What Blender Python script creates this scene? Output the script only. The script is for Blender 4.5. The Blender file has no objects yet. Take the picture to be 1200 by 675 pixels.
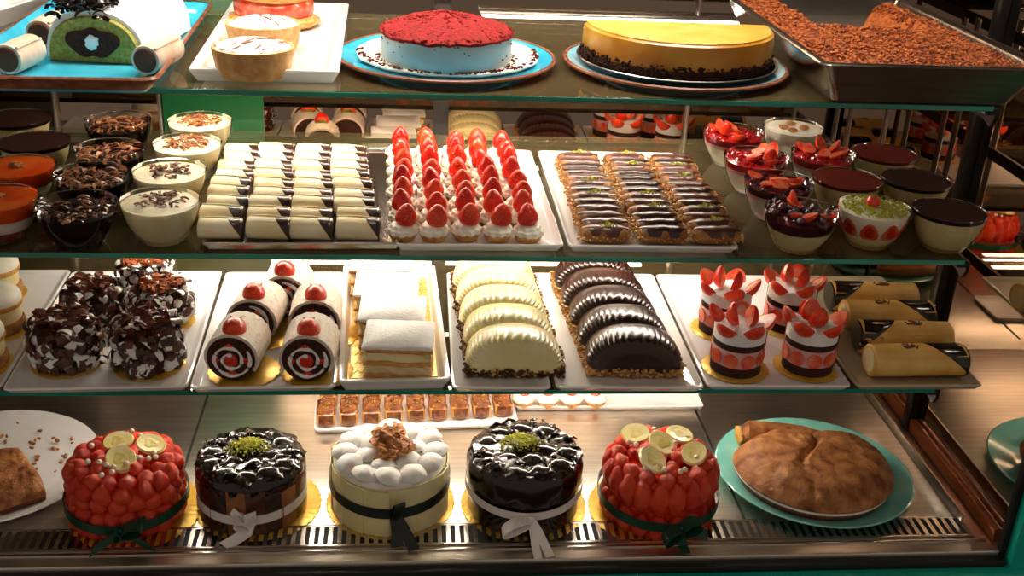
import bpy, bmesh, math, random
from mathutils import Matrix, Vector, noise
R_ = random.Random(7)
PI = math.pi
scn = bpy.context.scene
COL = scn.collection

# ------------------------------------------------------------------ camera calibration (1200 x 675)
F = 1305.0
dv = Vector((-120, 607, -F)).normalized()
xv = Vector((13800, -77, -F)); xv = (xv - dv * xv.dot(dv)).normalized()
zv = xv.cross(dv)
CAM = Vector((0, 0, 1.02))

def at(px, py, z=0.0):
    """world point where the sight line of a photo pixel meets the horizontal plane z"""
    r = Vector((px - 600, -(py - 337.5), -F))
    w = Vector((r.dot(xv), r.dot(dv), r.dot(zv)))
    return CAM + w * ((z - CAM.z) / w.z)

def at_depth(px, py, y):
    r = Vector((px - 600, -(py - 337.5), -F))
    w = Vector((r.dot(xv), r.dot(dv), r.dot(zv)))
    return CAM + w * (y / w.y)

DECK, LOW, MID, TOP = 0.0, 0.263, 0.46, 0.666
MIRX, BACK = 0.895, 1.92

# ------------------------------------------------------------------ mesh builder
_ico = {}
def ico(sub):
    if sub not in _ico:
        b = bmesh.new(); bmesh.ops.create_icosphere(b, subdivisions=sub, radius=1.0)
        b.verts.ensure_lookup_table()
        _ico[sub] = ([v.co.copy() for v in b.verts], [[v.index for v in f.verts] for f in b.faces]); b.free()
    return _ico[sub]

def TR(x=0, y=0, z=0, rz=0, rx=0, ry=0, s=1.0):
    m = Matrix.Translation((x, y, z)) @ Matrix.Rotation(rz, 4, 'Z') @ Matrix.Rotation(rx, 4, 'X') @ Matrix.Rotation(ry, 4, 'Y')
    if s != 1.0: m = m @ Matrix.Scale(s, 4)
    return m

class MB:
    def __init__(s): s.v = []; s.f = []; s.mi = []; s.M = Matrix.Identity(4); s.cur = 0
    def add(s, vs, fs, mi=None):
        o = len(s.v); M = s.M
        s.v += [tuple(M @ Vector(p)) for p in vs]
        s.f += [tuple(i + o for i in f) for f in fs]
        s.mi += [s.cur if mi is None else mi] * len(fs)
    def loft(s, rings, closed=True, cap0=True, cap1=True, mi=None):
        n = len(rings[0]); vs = [p for r in rings for p in r]; fs = []
        for k in range(len(rings) - 1):
            for i in range(n if closed else n - 1):
                j = (i + 1) % n
                fs.append((k*n+i, k*n+j, (k+1)*n+j, (k+1)*n+i))
        if cap0: fs.append(tuple(range(n - 1, -1, -1)))
        if cap1: fs.append(tuple(range((len(rings)-1)*n, len(rings)*n)))
        s.add(vs, fs, mi)
    def lathe(s, prof, n=40, c=(0, 0, 0), rm=None, mi=None):
        vs = []; idx = []
        for k, (r, z) in enumerate(prof):
            if r < 1e-6:
                idx.append([len(vs)] * n); vs.append((c[0], c[1], c[2] + z))
            else:
                row = []
                for i in range(n):
                    a = 2*PI*i/n; q = r * (rm(a, k) if rm else 1)
                    row.append(len(vs)); vs.append((c[0] + q*math.cos(a), c[1] + q*math.sin(a), c[2] + z))
                idx.append(row)
        fs = []
        for k in range(len(prof) - 1):
            A, B = idx[k], idx[k+1]
            for i in range(n):
                j = (i+1) % n; q = []
                for t in (A[i], A[j], B[j], B[i]):
                    if t not in q: q.append(t)
                if len(q) > 2: fs.append(tuple(q))
        s.add(vs, fs, mi)
    def box(s, c, d, bev=0.0, mi=None, seg=2):
        b = bmesh.new(); bmesh.ops.create_cube(b, size=1.0)
        for v in b.verts: v.co = Vector((v.co.x*d[0], v.co.y*d[1], v.co.z*d[2]))
        if bev > 0:
            bmesh.ops.bevel(b, geom=list(b.edges), offset=bev, segments=seg, affect='EDGES', profile=0.5)
        b.verts.index_update()
        s.add([(v.co.x+c[0], v.co.y+c[1], v.co.z+c[2]) for v in b.verts], [[v.index for v in f.verts] for f in b.faces], mi); b.free()
    def blob(s, c, r, amp=0.0, fr=3.0, sub=2, seed=0.0, mi=None, rot=None, flat=None):
        V, Fc = ico(sub); out = []
        if not hasattr(r, '__len__'): r = (r, r, r)
        for p in V:
            k = 1 + (amp * noise.noise(p * fr + Vector((seed*7.3, seed*3.1, seed))) if amp else 0)
            q = Vector((p.x*r[0]*k, p.y*r[1]*k, p.z*r[2]*k))
            if rot: q = rot @ q
            z = q.z + c[2]
            if flat is not None and z < flat: z = flat
            out.append((q.x + c[0], q.y + c[1], z))
        s.add(out, Fc, mi)
    def tube(s, pts, rad, n=8, mi=None):
        pts = [Vector(p) for p in pts]; rings = []
        for k, p in enumerate(pts):
            t = (pts[min(k+1, len(pts)-1)] - pts[max(k-1, 0)]).normalized()
            u = t.cross(Vector((0, 0, 1)) if abs(t.z) < .9 else Vector((1, 0, 0))).normalized(); w = u.cross(t)
            rr = rad[k] if hasattr(rad, '__len__') else rad
            rings.append([tuple(p + (u*math.cos(2*PI*i/n) + w*math.sin(2*PI*i/n))*rr) for i in range(n)])
        s.loft(rings, mi=mi)
    def strip(s, pts, wd, t=0.0012, mi=None):
        """ribbon: a flat band through pts, half-width vectors wd (one or per point)"""
        rings = []; pts = [Vector(p) for p in pts]
        for k, p in enumerate(pts):
            w = Vector(wd[k]) if hasattr(wd[0], '__len__') else Vector(wd)
            d = (pts[min(k+1, len(pts)-1)] - pts[max(k-1, 0)]).normalized()
            nn = d.cross(w).normalized() * t * .5
            rings.append([tuple(p - w - nn), tuple(p + w - nn), tuple(p + w + nn), tuple(p - w + nn)])
        s.loft(rings, mi=mi)
    def chips(s, pts, sz, rnd, mi=None):
        """small irregular crumbs"""
        for p in pts:
            q = Matrix.Rotation(rnd.uniform(0, 6.3), 3, 'Z') @ Matrix.Rotation(rnd.uniform(-1.2, 1.2), 3, 'X')
            a = sz * rnd.uniform(.6, 1.4)
            vs = []
            for X in (-1, 1):
                for Y in (-1, 1):
                    for Z in (-1, 1):
                        vs.append(tuple(Vector(p) + q @ Vector((X*a*rnd.uniform(.4, 1), Y*a*.6*rnd.uniform(.5, 1), Z*a*.5*rnd.uniform(.5, 1)))))
            m = mi if not hasattr(mi, '__len__') else rnd.choice(mi)
            s.add(vs, [(0,1,3,2), (4,6,7,5), (0,4,5,1), (2,3,7,6), (0,2,6,4), (1,5,7,3)], m)
    def curl(s, p, L, w, rnd, bend=1.6, q=None, mi=None, t=.0012):
        """a bent shaving"""
        if q is None: q = Matrix.Rotation(rnd.uniform(0, 6.3), 3, 'Z') @ Matrix.Rotation(rnd.uniform(-.9, .9), 3, 'X') @ Matrix.Rotation(rnd.uniform(-.6, .6), 3, 'Y')
        rr = L / bend; rings = []; N = 5
        for k in range(N):
            a = -bend/2 + bend*k/(N-1)
            ww = w * (1 - .35*abs(2*k/(N-1) - 1))
            ring = []
            for sx, st in ((-1, 0), (1, 0), (1, 1), (-1, 1)):
                rad = rr + (t if st else 0)
                ring.append(tuple(Vector(p) + q @ Vector((math.sin(a)*rad, sx*ww*.5, math.cos(a)*rad - rr))))
            rings.append(ring)
        m = mi if not hasattr(mi, '__len__') else rnd.choice(mi)
        s.loft(rings, mi=m)
    def build(s, name, mats, parent=None, sharp=38):
        me = bpy.data.meshes.new(name)
        me.from_pydata(s.v, [], s.f)
        if not isinstance(mats, (list, tuple)): mats = [mats]
        for m in mats: me.materials.append(m)
        me.polygons.foreach_set('material_index', s.mi)
        me.polygons.foreach_set('use_smooth', [True]*len(s.f))
        b = bmesh.new(); b.from_mesh(me); bmesh.ops.recalc_face_normals(b, faces=b.faces); b.to_mesh(me); b.free()
        me.set_sharp_from_angle(angle=math.radians(sharp))
        me.update()
        o = bpy.data.objects.new(name, me); COL.objects.link(o)
        if parent: o.parent = parent
        return o

# ------------------------------------------------------------------ things
def tag(o, label=None, cat=None, group=None, kind=None):
    if label: o['label'] = label
    if cat: o['category'] = cat
    if group: o['group'] = group
    if kind: o['kind'] = kind
    return o
def thing(name, label, cat, loc=(0, 0, 0), rz=0.0, group=None):
    o = bpy.data.objects.new(name, None); COL.objects.link(o)
    o.location = loc; o.rotation_euler = (0, 0, rz); o.empty_display_size = .02
    return tag(o, label, cat, group)
def dup(o, parent=None):
    c = o.copy(); COL.objects.link(c)
    if parent: c.parent = parent
    for ch in list(o.children): dup(ch, c)
    return c
def place(o, loc, rz=0.0, label=None, group=None, s=None):
    o.location = loc; o.rotation_euler = (0, 0, rz)
    if s: o.scale = (s, s, s) if not hasattr(s, '__len__') else s
    return tag(o, label, None, group)
class Proto:
    """the first use moves the built thing itself, every later one a copy of it and its parts"""
    def __init__(s, o): s.o = o; s.used = False
    def put(s, loc, rz=0.0, label=None, group=None, sc=None):
        t = s.o if not s.used else dup(s.o)
        s.used = True
        return place(t, loc, rz, label, group, sc)
ORD = ['first', 'second', 'third', 'fourth', 'fifth', 'sixth', 'seventh', 'eighth', 'ninth', 'tenth', 'eleventh', 'twelfth', 'thirteenth', 'fourteenth']

# ------------------------------------------------------------------ materials
def hx(h):
    h = h.lstrip('#'); c = [int(h[i:i+2], 16)/255 for i in (0, 2, 4)]
    return tuple((x/12.92 if x <= .04045 else ((x+.055)/1.055)**2.4) for x in c) + (1,)
def nodes(name):
    m = bpy.data.materials.new(name); m.use_nodes = True
    nt = m.node_tree; nt.nodes.clear()
    out = nt.nodes.new('ShaderNodeOutputMaterial')
    return m, nt, out
def mat(name, col, col2=None, rough=.5, scale=60, detail=4, bump=0, bscale=None, metal=0, coat=0, sss=0, lo=.4, hi=.62, stretch=None, spec=.5, sheen=0, vor=None):
    m, nt, out = nodes(name)
    N = nt.nodes.new; L = nt.links.new
    b = N('ShaderNodeBsdfPrincipled'); L(b.outputs[0], out.inputs[0])
    b.inputs['Base Color'].default_value = hx(col)
    b.inputs['Roughness'].default_value = rough
    b.inputs['Metallic'].default_value = metal
    b.inputs['Coat Weight'].default_value = coat
    b.inputs['Coat Roughness'].default_value = .08
    b.inputs['Specular IOR Level'].default_value = spec
    if sss:
        b.inputs['Subsurface Weight'].default_value = sss
        b.inputs['Subsurface Radius'].default_value = (1, .6, .35)
        b.inputs['Subsurface Scale'].default_value = .004
    if col2 or bump:
        tc = N('ShaderNodeTexCoord'); mp = N('ShaderNodeMapping'); oi = N('ShaderNodeObjectInfo')
        mu = N('ShaderNodeVectorMath'); mu.operation = 'ADD'
        sc = N('ShaderNodeMath'); sc.operation = 'MULTIPLY'; sc.inputs[1].default_value = 9.0
        L(oi.outputs['Random'], sc.inputs[0]); L(tc.outputs['Object'], mu.inputs[0]); L(sc.outputs[0], mu.inputs[1])
        L(mu.outputs[0], mp.inputs[0])
        if stretch: mp.inputs['Scale'].default_value = stretch
        nz = N('ShaderNodeTexNoise'); nz.inputs['Scale'].default_value = scale; nz.inputs['Detail'].default_value = detail
        L(mp.outputs[0], nz.inputs['Vector'])
        if col2:
            cr = N('ShaderNodeValToRGB'); e = cr.color_ramp.elements
            e[0].position = lo; e[0].color = hx(col); e[1].position = hi; e[1].color = hx(col2)
            L(nz.outputs['Fac'], cr.inputs[0]); L(cr.outputs[0], b.inputs['Base Color'])
        if bump:
            bp = N('ShaderNodeBump'); bp.inputs['Strength'].default_value = bump; bp.inputs['Distance'].default_value = .002
            if bscale:
                n2 = N('ShaderNodeTexNoise'); n2.inputs['Scale'].default_value = bscale; n2.inputs['Detail'].default_value = 3
                L(mp.outputs[0], n2.inputs['Vector']); L(n2.outputs['Fac'], bp.inputs['Height'])
            else: L(nz.outputs['Fac'], bp.inputs['Height'])
            L(bp.outputs[0], b.inputs['Normal'])
    return m
def berry_mat(name, col, col2, seeds=True, scale=260):
    """strawberry skin: red with small pale seeds set in dimples"""
    m = mat(name, col, col2, rough=.3, scale=40, coat=.35, spec=.4, sss=.06)
    if not seeds: return m
    nt = m.node_tree; N = nt.nodes.new; L = nt.links.new
    b = next(n for n in nt.nodes if n.type == 'BSDF_PRINCIPLED'); cr = next(n for n in nt.nodes if n.type == 'VALTORGB')
    mp = next(n for n in nt.nodes if n.type == 'MAPPING')
    vo = N('ShaderNodeTexVoronoi'); vo.inputs['Scale'].default_value = scale; L(mp.outputs[0], vo.inputs['Vector'])
    r2 = N('ShaderNodeValToRGB'); r2.color_ramp.elements[0].position = .16; r2.color_ramp.elements[1].position = .24
    r2.color_ramp.elements[0].color = (1, 1, 1, 1); r2.color_ramp.elements[1].color = (0, 0, 0, 1)
    L(vo.outputs['Distance'], r2.inputs[0])
    mx = N('ShaderNodeMixRGB'); L(r2.outputs[0], mx.inputs[0]); L(cr.outputs[0], mx.inputs[1]); mx.inputs[2].default_value = hx('#E8883C')
    L(mx.outputs[0], b.inputs['Base Color'])
    bp = N('ShaderNodeBump'); bp.inputs['Strength'].default_value = .5; bp.inputs['Distance'].default_value = .001
    L(vo.outputs['Distance'], bp.inputs['Height']); L(bp.outputs[0], b.inputs['Normal'])
    return m
def thin_glass(name, tint=(.96, .985, .97), gl=1.0, ior=1.45, rough=.0):
    m, nt, out = nodes(name); N = nt.nodes.new; L = nt.links.new
    t = N('ShaderNodeBsdfTransparent'); t.inputs[0].default_value = (*tint, 1)
    g = N('ShaderNodeBsdfGlossy'); g.inputs['Roughness'].default_value = rough; g.inputs['Color'].default_value = (gl, gl, gl, 1)
    fr = N('ShaderNodeFresnel'); fr.inputs[0].default_value = ior
    mx = N('ShaderNodeMixShader'); L(fr.outputs[0], mx.inputs[0]); L(t.outputs[0], mx.inputs[1]); L(g.outputs[0], mx.inputs[2])
    L(mx.outputs[0], out.inputs[0]); return m
def emit(name, col, st):
    m, nt, out = nodes(name); e = nt.nodes.new('ShaderNodeEmission'); e.inputs[0].default_value = hx(col); e.inputs[1].default_value = st
    nt.links.new(e.outputs[0], out.inputs[0]); return m

M = {}
def dm(k, *a, **kw): M[k] = mat(k, *a, **kw)
dm('porcelain', '#F4F2F2', rough=.12, coat=.5)
dm('tray_shaded', '#BCAE92', rough=.2, coat=.4)  # porcelain tray at the right end, its shade put into the colour
dm('turquoise', '#2BB6DC', '#4CC8E8', rough=.15, scale=20, coat=.6)
dm('pale_blue', '#8CC9DC', '#B4DCE6', rough=.15, scale=14, coat=.6)
dm('aqua', '#7CCFC6', '#93DAD0', rough=.15, scale=20, coat=.6)
dm('brown_rim', '#7A4630', '#8F5A40', rough=.25, scale=80)
dm('steel', '#B9AFA5', '#CFC6BC', rough=.2, scale=30, metal=1, stretch=(.4, 14, 14), lo=.35, hi=.65)
dm('deck_steel', '#DCD2C6', '#EAE2D8', rough=.32, scale=18, metal=1, bump=.05, stretch=(.5, 9, 9))
dm('mirror', '#9E8C7C', rough=.015, metal=1)
dm('side_mirror', '#D2C6BA', rough=.015, metal=1)
dm('black_metal', '#16120F', rough=.35, metal=.3)
dm('alu', '#B8B0A8', rough=.3, metal=1)
dm('green_paint', '#0AA68E', '#14B69E', rough=.35, scale=6)
dm('green_panel', '#0B4A22', rough=.3)
dm('rubber', '#0A0A0A', rough=.6)
dm('copper_strip', '#7A3A1C', '#8E4A26', rough=.3, scale=30, metal=.4)
dm('wall_dark', '#1B1512', rough=.5)
dm('shelf_edge', '#007A63', '#109A80', rough=.1, scale=8, coat=.5)
dm('grille_dark', '#0B0908', rough=.6)
def warm_reflect_glass(name):
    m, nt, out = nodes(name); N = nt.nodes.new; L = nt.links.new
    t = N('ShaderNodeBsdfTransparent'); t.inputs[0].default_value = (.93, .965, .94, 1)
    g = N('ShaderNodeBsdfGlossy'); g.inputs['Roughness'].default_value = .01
    d = N('ShaderNodeBsdfDiffuse'); d.inputs[0].default_value = hx('#CDB27C')  # beige diffuse haze stands in for warm reflections in the shelf glass
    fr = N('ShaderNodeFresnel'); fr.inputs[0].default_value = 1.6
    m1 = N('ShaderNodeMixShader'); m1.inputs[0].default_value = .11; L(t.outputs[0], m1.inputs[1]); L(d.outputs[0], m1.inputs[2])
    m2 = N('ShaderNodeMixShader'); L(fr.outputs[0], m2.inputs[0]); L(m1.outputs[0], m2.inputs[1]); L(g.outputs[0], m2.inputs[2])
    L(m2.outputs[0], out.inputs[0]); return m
M['glass'] = warm_reflect_glass('glass')
M['cup_glass'] = thin_glass('cup_glass', (.97, .98, .97), ior=1.4)
M['acetate'] = thin_glass('acetate', (.995, .995, .995), ior=1.02)
M['front_glass'] = thin_glass('front_glass', (.985, .99, .987), gl=.5)
dm('gold', '#D9A62A', '#E8C35A', rough=.32, scale=30, metal=.4, bump=.1, bscale=200)
dm('gold_paper', '#D8B24A', '#EBD58A', rough=.35, scale=200, metal=.4)
dm('vanilla', '#F5E4B6', '#FAF0D2', rough=.45, scale=60, sss=.2)
dm('cream', '#F6EDDA', '#FFF8EA', rough=.5, scale=60, sss=.2, bump=.15, bscale=150)
dm('white_cream', '#F7F3EE', '#FFFFFF', rough=.5, scale=60, sss=.2, bump=.2, bscale=160)
dm('custard', '#EBD79A', '#F3E4B4', rough=.5, scale=60, sss=.2)
dm('ivory_choc', '#F1E2A4', '#F6ECBE', rough=.3, scale=20, sss=.15, coat=.2)
dm('choc', '#290D07', '#3A150C', rough=.28, scale=40, coat=.3)
dm('choc_dark', '#120605', '#1C0A07', rough=.2, scale=40, coat=.4)
dm('choc_milk', '#5A2613', '#6E3319', rough=.55, scale=60, spec=.3)
dm('choc_tan', '#8A5530', '#A46A3E', rough=.45, scale=60)
dm('choc_brown', '#43190F', '#5E2A1A', rough=.34, scale=70, coat=.3)
dm('cocoa', '#A4551F', '#6F3210', rough=.85, scale=350, bump=.5)
dm('cocoa_dark', '#240B05', '#331208', rough=.85, scale=300, bump=.25, spec=.15)
dm('cocoa_red', '#561304', '#6E1C06', rough=.8, scale=300, bump=.25, spec=.15)
dm('sponge_dark', '#2F120B', '#4A2114', rough=.9, scale=260, bump=.8)
dm('sponge', '#C98B3A', '#E0AE62', rough=.9, scale=240, bump=.7)
dm('choux_dark', '#8A5424', '#B07A40', rough=.6, scale=60, bump=.5)
dm('choux', '#B9772F', '#D9A45A', rough=.6, scale=60, bump=.5)
dm('crepe', '#F3DFAE', '#FBF0D0', rough=.55, scale=26, bump=.25, sss=.15)
dm('crepe_roll', '#E0AA4C', '#EFC878', rough=.5, scale=20, bump=.3, sss=.1)
dm('crepe_pink', '#D9B49A', '#EBD0BC', rough=.55, scale=40, bump=.3)
dm('pastry_shell', '#D69A58', '#E6B678', rough=.65, scale=80, bump=.5)
dm('puff', '#C98A3E', '#E3B36C', rough=.7, scale=90, bump=.8, stretch=(1, 1, 4))
dm('sugar', '#FBF9F7', '#FFFFFF', rough=.9, scale=200, bump=.4)
dm('drizzle', '#8A5536', '#A8714C', rough=.4, scale=60)
dm('pistachio', '#9AA62A', '#C3B93E', rough=.8, scale=300, bump=.6)
dm('pistachio_sponge', '#8E8A3A', '#B2A95A', rough=.9, scale=260, bump=.8)
dm('nuts', '#C08A45', '#E4BE7E', rough=.7, scale=150, bump=.4)
dm('nuts_dark', '#4A2A16', '#6B4524', rough=.7, scale=150, bump=.4)
dm('walnut', '#9C5E2C', '#CF9052', rough=.55, scale=110, bump=.9)
dm('orange_jelly', '#E4470B', '#F06A18', rough=.08, scale=20, coat=.8)
dm('red_jelly', '#8E0A14', '#B3141C', rough=.08, scale=30, coat=.8)
dm('purple_jelly', '#2A0710', '#4B0D1B', rough=.1, scale=40, coat=.8)
dm('pink_cream', '#E9A8A4', '#F2C6BE', rough=.5, scale=60, sss=.2)
dm('berry_flesh', '#F0492C', '#F68A66', rough=.25, scale=60, coat=.5, sss=.2)
dm('berry_pale', '#F7C9B4', '#EF8A70', rough=.3, scale=80, coat=.4)
dm('leaf', '#5E8A22', '#88A83A', rough=.5, scale=100)
M['berry'] = berry_mat('berry', '#C0100A', '#DE280E')
M['berry_bright'] = berry_mat('berry_bright', '#DE220C', '#F0481C')
M['berry_glaze'] = berry_mat('berry_glaze', '#E82A12', '#F55A2A', scale=200)
M['berry_glaze_b'] = berry_mat('berry_glaze_b', '#D0180E', '#EE3A18', scale=200)
dm('banana', '#EFE08E', '#F7EEB8', rough=.3, scale=30, coat=.5, sss=.2)
dm('banana_core', '#D9C46A', '#E9DA90', rough=.3, scale=120, coat=.5)
dm('pearl', '#F6E7CF', rough=.2, coat=.6)
dm('ribbon_green', '#053A2A', '#0A4A36', rough=.35, scale=10)
dm('ribbon_black', '#0B1512', '#13211C', rough=.35, scale=10)
dm('ribbon_white', '#EDE6E2', '#F8F3F0', rough=.4, scale=10)
dm('velvet_crumb', '#7C0606', '#A80E0A', rough=.85, scale=250, bump=.9, bscale=330)
dm('velvet_crumb_dark', '#4A0A08', '#6A120C', rough=.85, scale=250)
dm('blue_icing', '#9DC0C8', '#B2D0D6', rough=.3, scale=14, coat=.3)
dm('cheese', '#B9760E', '#D49A2C', rough=.35, scale=14, coat=.3, sss=.15)
dm('cheese_top', '#D8A03C', '#E6BC60', rough=.4, scale=16, sss=.15)
dm('biscuit', '#2A120A', '#4A2412', rough=.9, scale=240, bump=.9)
dm('crumble', '#8E4012', '#B8641F', rough=.8, scale=160, bump=.7)
dm('crumble_dark', '#5E240A', '#7E3812', rough=.8, scale=160, bump=.7)
dm('crust', '#7E3F14', '#CB8C50', rough=.6, scale=46, detail=8, bump=1.0, bscale=170, lo=.34, hi=.70)
dm('crust_dark', '#6A3210', '#8E4E1E', rough=.6, scale=60, bump=.8)
dm('caramel', '#5E2A10', '#8E4E20', rough=.2, scale=90, coat=.5)
dm('black_plastic', '#0A0808', rough=.2)
M['led'] = emit('led', '#FFF1DC', 66.0)
M['reflection_glow'] = emit('reflection_glow', '#FFF4E4', 14.0)
M['led_top'] = emit('led_top', '#FFF3E2', 62.0)

# ------------------------------------------------------------------ setting
def struct(name, mb, m, sharp=30):
    o = mb.build(name, m, None, sharp); o['kind'] = 'structure'; return o
LX = -0.80
b = MB(); b.box((.0475, 1.604, -.015), (MIRX - LX + .0, .65, .03), .002); struct('floor', b, M['deck_steel'])
b = MB(); b.box(((LX+MIRX)/2, BACK + .01, .62), (MIRX - LX + .04, .02, 1.30)); struct('wall_back', b, M['mirror'])
b = MB(); b.box((MIRX + .01, 1.60, .62), (.02, .62, 1.30)); struct('wall_right', b, M['side_mirror'])
b = MB(); b.box((LX - .01, 1.60, .62), (.02, .66, 1.30)); struct('wall_left', b, M['wall_dark'])
b = MB(); b.box(((LX+MIRX)/2, 1.61, 1.285), (MIRX - LX + .04, .66, .03)); struct('ceiling', b, M['wall_dark'])
# dark shop floor in front of the case, seen only in the mirrors
b = MB(); b.box((0, 0.2, -.93), (5, 2.6, .04)); struct('floor_shop', b, mat('shop_floor', '#3A2418', '#4A3022', rough=.4, scale=4))
# deck seams
for i, px in enumerate((243, 808)):
    p = at(px, 465); b = MB(); b.box((p.x, 1.6, .0006), (.004, .55, .0012)); struct('trim_%d' % (i+1), b, M['grille_dark'])
# green painted panel on the back wall
p0 = at(192, 130, .47); b = MB(); b.box((-.335, BACK - .004, .56), (.17, .008, 1.0), .001); struct('trim_3', b, M['green_panel'])
# aluminium back-wall profiles
for i, (x, w_, m_) in enumerate(((-.60, .006, 'alu'), (-.425, .006, 'alu'), (at_depth(517, 120, BACK).x, .026, 'wall_dark'), (.50, .006, 'alu'))):
    b = MB(); b.box((x, BACK - .006, .62), (w_, .012, 1.28), .001); struct('trim_%d' % (i+4), b, M[m_])
for i, px in enumerate((934, 985, 1001, 1044)):
    p = at_depth(px, 125, BACK - .01); b = MB(); b.box((p.x, BACK - .005, .45), (.002, .010, .43), .0005); struct('trim_%d' % (i+16), b, M['alu'])
# strip along the foot of the side mirror, and its upright
b = MB(); b.box((MIRX - .006, 1.60, .012), (.012, .6, .024), .002); struct('trim_8', b, M['copper_strip'])
b = MB(); b.box((MIRX - .008, 1.625, .62), (.016, .022, 1.28), .002); struct('trim_9', b, M['black_metal'])
b = MB(); b.box((.853, 1.60, .010), (.004, .52, .020), .001); struct('trim_10', b, M['alu'])
# lower front frame with its gasket, and the right front post
b = MB(); b.box((.05, 1.262, -.085), (1.9, .03, .13), .004); struct('trim_11', b, M['green_paint'])
b = MB(); b.box((.05, 1.272, -.014), (1.68, .014, .012), .002); struct('trim_12', b, M['rubber'])
b = MB(); b.box((.925, 1.275, .5), (.06, .03, 1.5), .004); struct('trim_13', b, M['green_paint'])
b = MB(); b.box((.890, 1.282, .55), (.010, .012, 1.2), .002); struct('trim_14', b, M['rubber'])
b = MB(); b.box((.04, 1.303, .0015), (1.67, .006, .003), .001); struct('trim_15', b, M['steel'])

# vent grille along the deck front
t = thing('vent_grille', 'slotted steel air vent along the front edge of the bottom deck', 'vent', (0, 1.336, 0))
b = MB(); b.box((.05, 0, .0008), (1.62, .045, .0014)); b.build('backing', M['grille_dark'], t)
b = MB()
b.box((.05, -.0225, .002), (1.62, .006, .003), .0008); b.box((.05, .0225, .002), (1.62, .006, .003), .0008)
n = 122
for i in range(n + 1):
    b.box((-.755 + 1.61*i/n, 0, .0022), (.0065, .042, .0028))
b.build('slats', M['steel'], t)
# back vent on the deck
# glass shelves with brackets
def shelf(z, y0, y1, label, blabel):
    t = thing('glass_shelf', label, 'shelf', (0, 0, z), 0, 'glass shelves of the case')
    b = MB(); b.box(((LX + .742)/2, (y0 + y1)/2, -.004), (.742 - LX, y1 - y0, .008), .0006, seg=1)
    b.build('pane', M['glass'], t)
    b = MB(); b.box(((LX + .742)/2, y0 - .0007, -.004), (.742 - LX, .0016, .0062), .0004, seg=1); b.build('polished_edge', M['shelf_edge'], t)
    br = thing('shelf_bracket', blabel, 'bracket', (.748, 0, z), 0, 'black brackets at the shelf ends')
    b = MB()
    pr = [(y0 + .004, .004), (y0 + .004, -.010), (y0 + .012, -.022), (y0 + .03, -.016), (BACK - .05, -.016), (BACK - .002, -.016), (BACK - .002, .004)]
    b.loft([[(-.0, y, zz - .0095) for y, zz in pr], [(.005, y, zz - .0095) for y, zz in pr]]); b.build('arm', M['black_metal'], br)
    b = MB(); b.box((-.006, y0 + .02, -.0125), (.014, .03, .004), .001); b.build('clip', M['black_metal'], br)
shelf(LOW, 1.309, 1.80, 'lower glass shelf carrying the mousse domes, rolls and white trays', 'black bracket at right end of the lowest glass shelf')
shelf(MID, 1.309, 1.83, 'middle glass shelf carrying glass cups and trays of small pastries', 'black bracket at right end of the middle glass shelf')
shelf(TOP, 1.325, 1.80, 'top glass shelf carrying large cakes on turquoise plates', 'black bracket under right end of the top glass shelf')

# lamps: light bars under the shelves and in the canopy
def bar(x0, x1, y, z, label, mt, w=.012):
    t = thing('shelf_light', label, 'lamp', ((x0+x1)/2, y, z), 0)
    b = MB(); b.box((0, 0, .004), (x1 - x0, w + .006, .006), .001); b.build('housing', M['alu'], t)
    b = MB(); b.box((0, 0, -.002), (x1 - x0 - .01, w, .006), .002); b.build('diffuser', mt, t)
bar(-.42, .48, 1.62, TOP - .016, 'slim light bar mounted under the top glass shelf', M['led'])
bar(-.42, .52, 1.62, MID - .016, 'slim light bar mounted under the middle glass shelf', M['led'])
bar(-.45, .55, 1.60, LOW - .016, 'slim light bar mounted under the lowest glass shelf', M['led'])
bar(at(560, 11, .648).x, at(862, 11, .648).x, BACK - .012, .650, 'glowing strip added for a white reflection on the back wall behind the top shelf', M['reflection_glow'], .016)  # emissive strip added in place of a white reflection, also lights the back
bar(-.55, .60, 1.50, 1.262, 'long light tube in the canopy above the top shelf', M['led_top'], .05)

# ------------------------------------------------------------------ trays and plates
def rrect(x0, x1, y0, y1, r, z, n=5):
    out = []
    for cx, cy, a0 in ((x1-r, y1-r, 0), (x0+r, y1-r, PI/2), (x0+r, y0+r, PI), (x1-r, y0+r, 1.5*PI)):
        for k in range(n):
            a = a0 + PI/2*k/(n-1); out.append((cx + r*math.cos(a), cy + r*math.sin(a), z))
    return out
def tray(name, label, cat, x, y, w, d, z, rz=0, h=.013, rim=.010, lip=None, m='porcelain', flare=.012, r=.008, group=None):
    """rectangular dish, centre (x, y); inner floor at z + .0045"""
    t = thing(name, label, cat, (x, y, z), rz, group)
    X, Y = w/2, d/2; b = MB()
    q = lambda ins, zz, rr: rrect(-X+ins, X-ins, -Y+ins, Y-ins, max(rr, .001), zz)
    b.loft([q(flare, 0, r*.6), q(flare*.4, h*.5, r*.8), q(0, h-.002, r), q(.0006, h, r), q(rim*.5, h+.0006, r), q(rim, h-.001, r*.8), q(rim+flare*.6, .0055, r*.6), q(rim+flare, .0045, r*.6)])
    b.build('dish', M[m], t)
    if lip:
        b = MB(); b.loft([q(flare*.75 - .0008, h*.2, r*.7), q(flare*.4 - .0008, h*.5, r*.8), q(-.0005, h-.003, r), q(-.0012, h-.001, r), q(.0005, h+.0012, r), q(.004, h+.001, r)], cap0=False, cap1=False)
        b.build('rim', M[lip], t)
    return t
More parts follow.
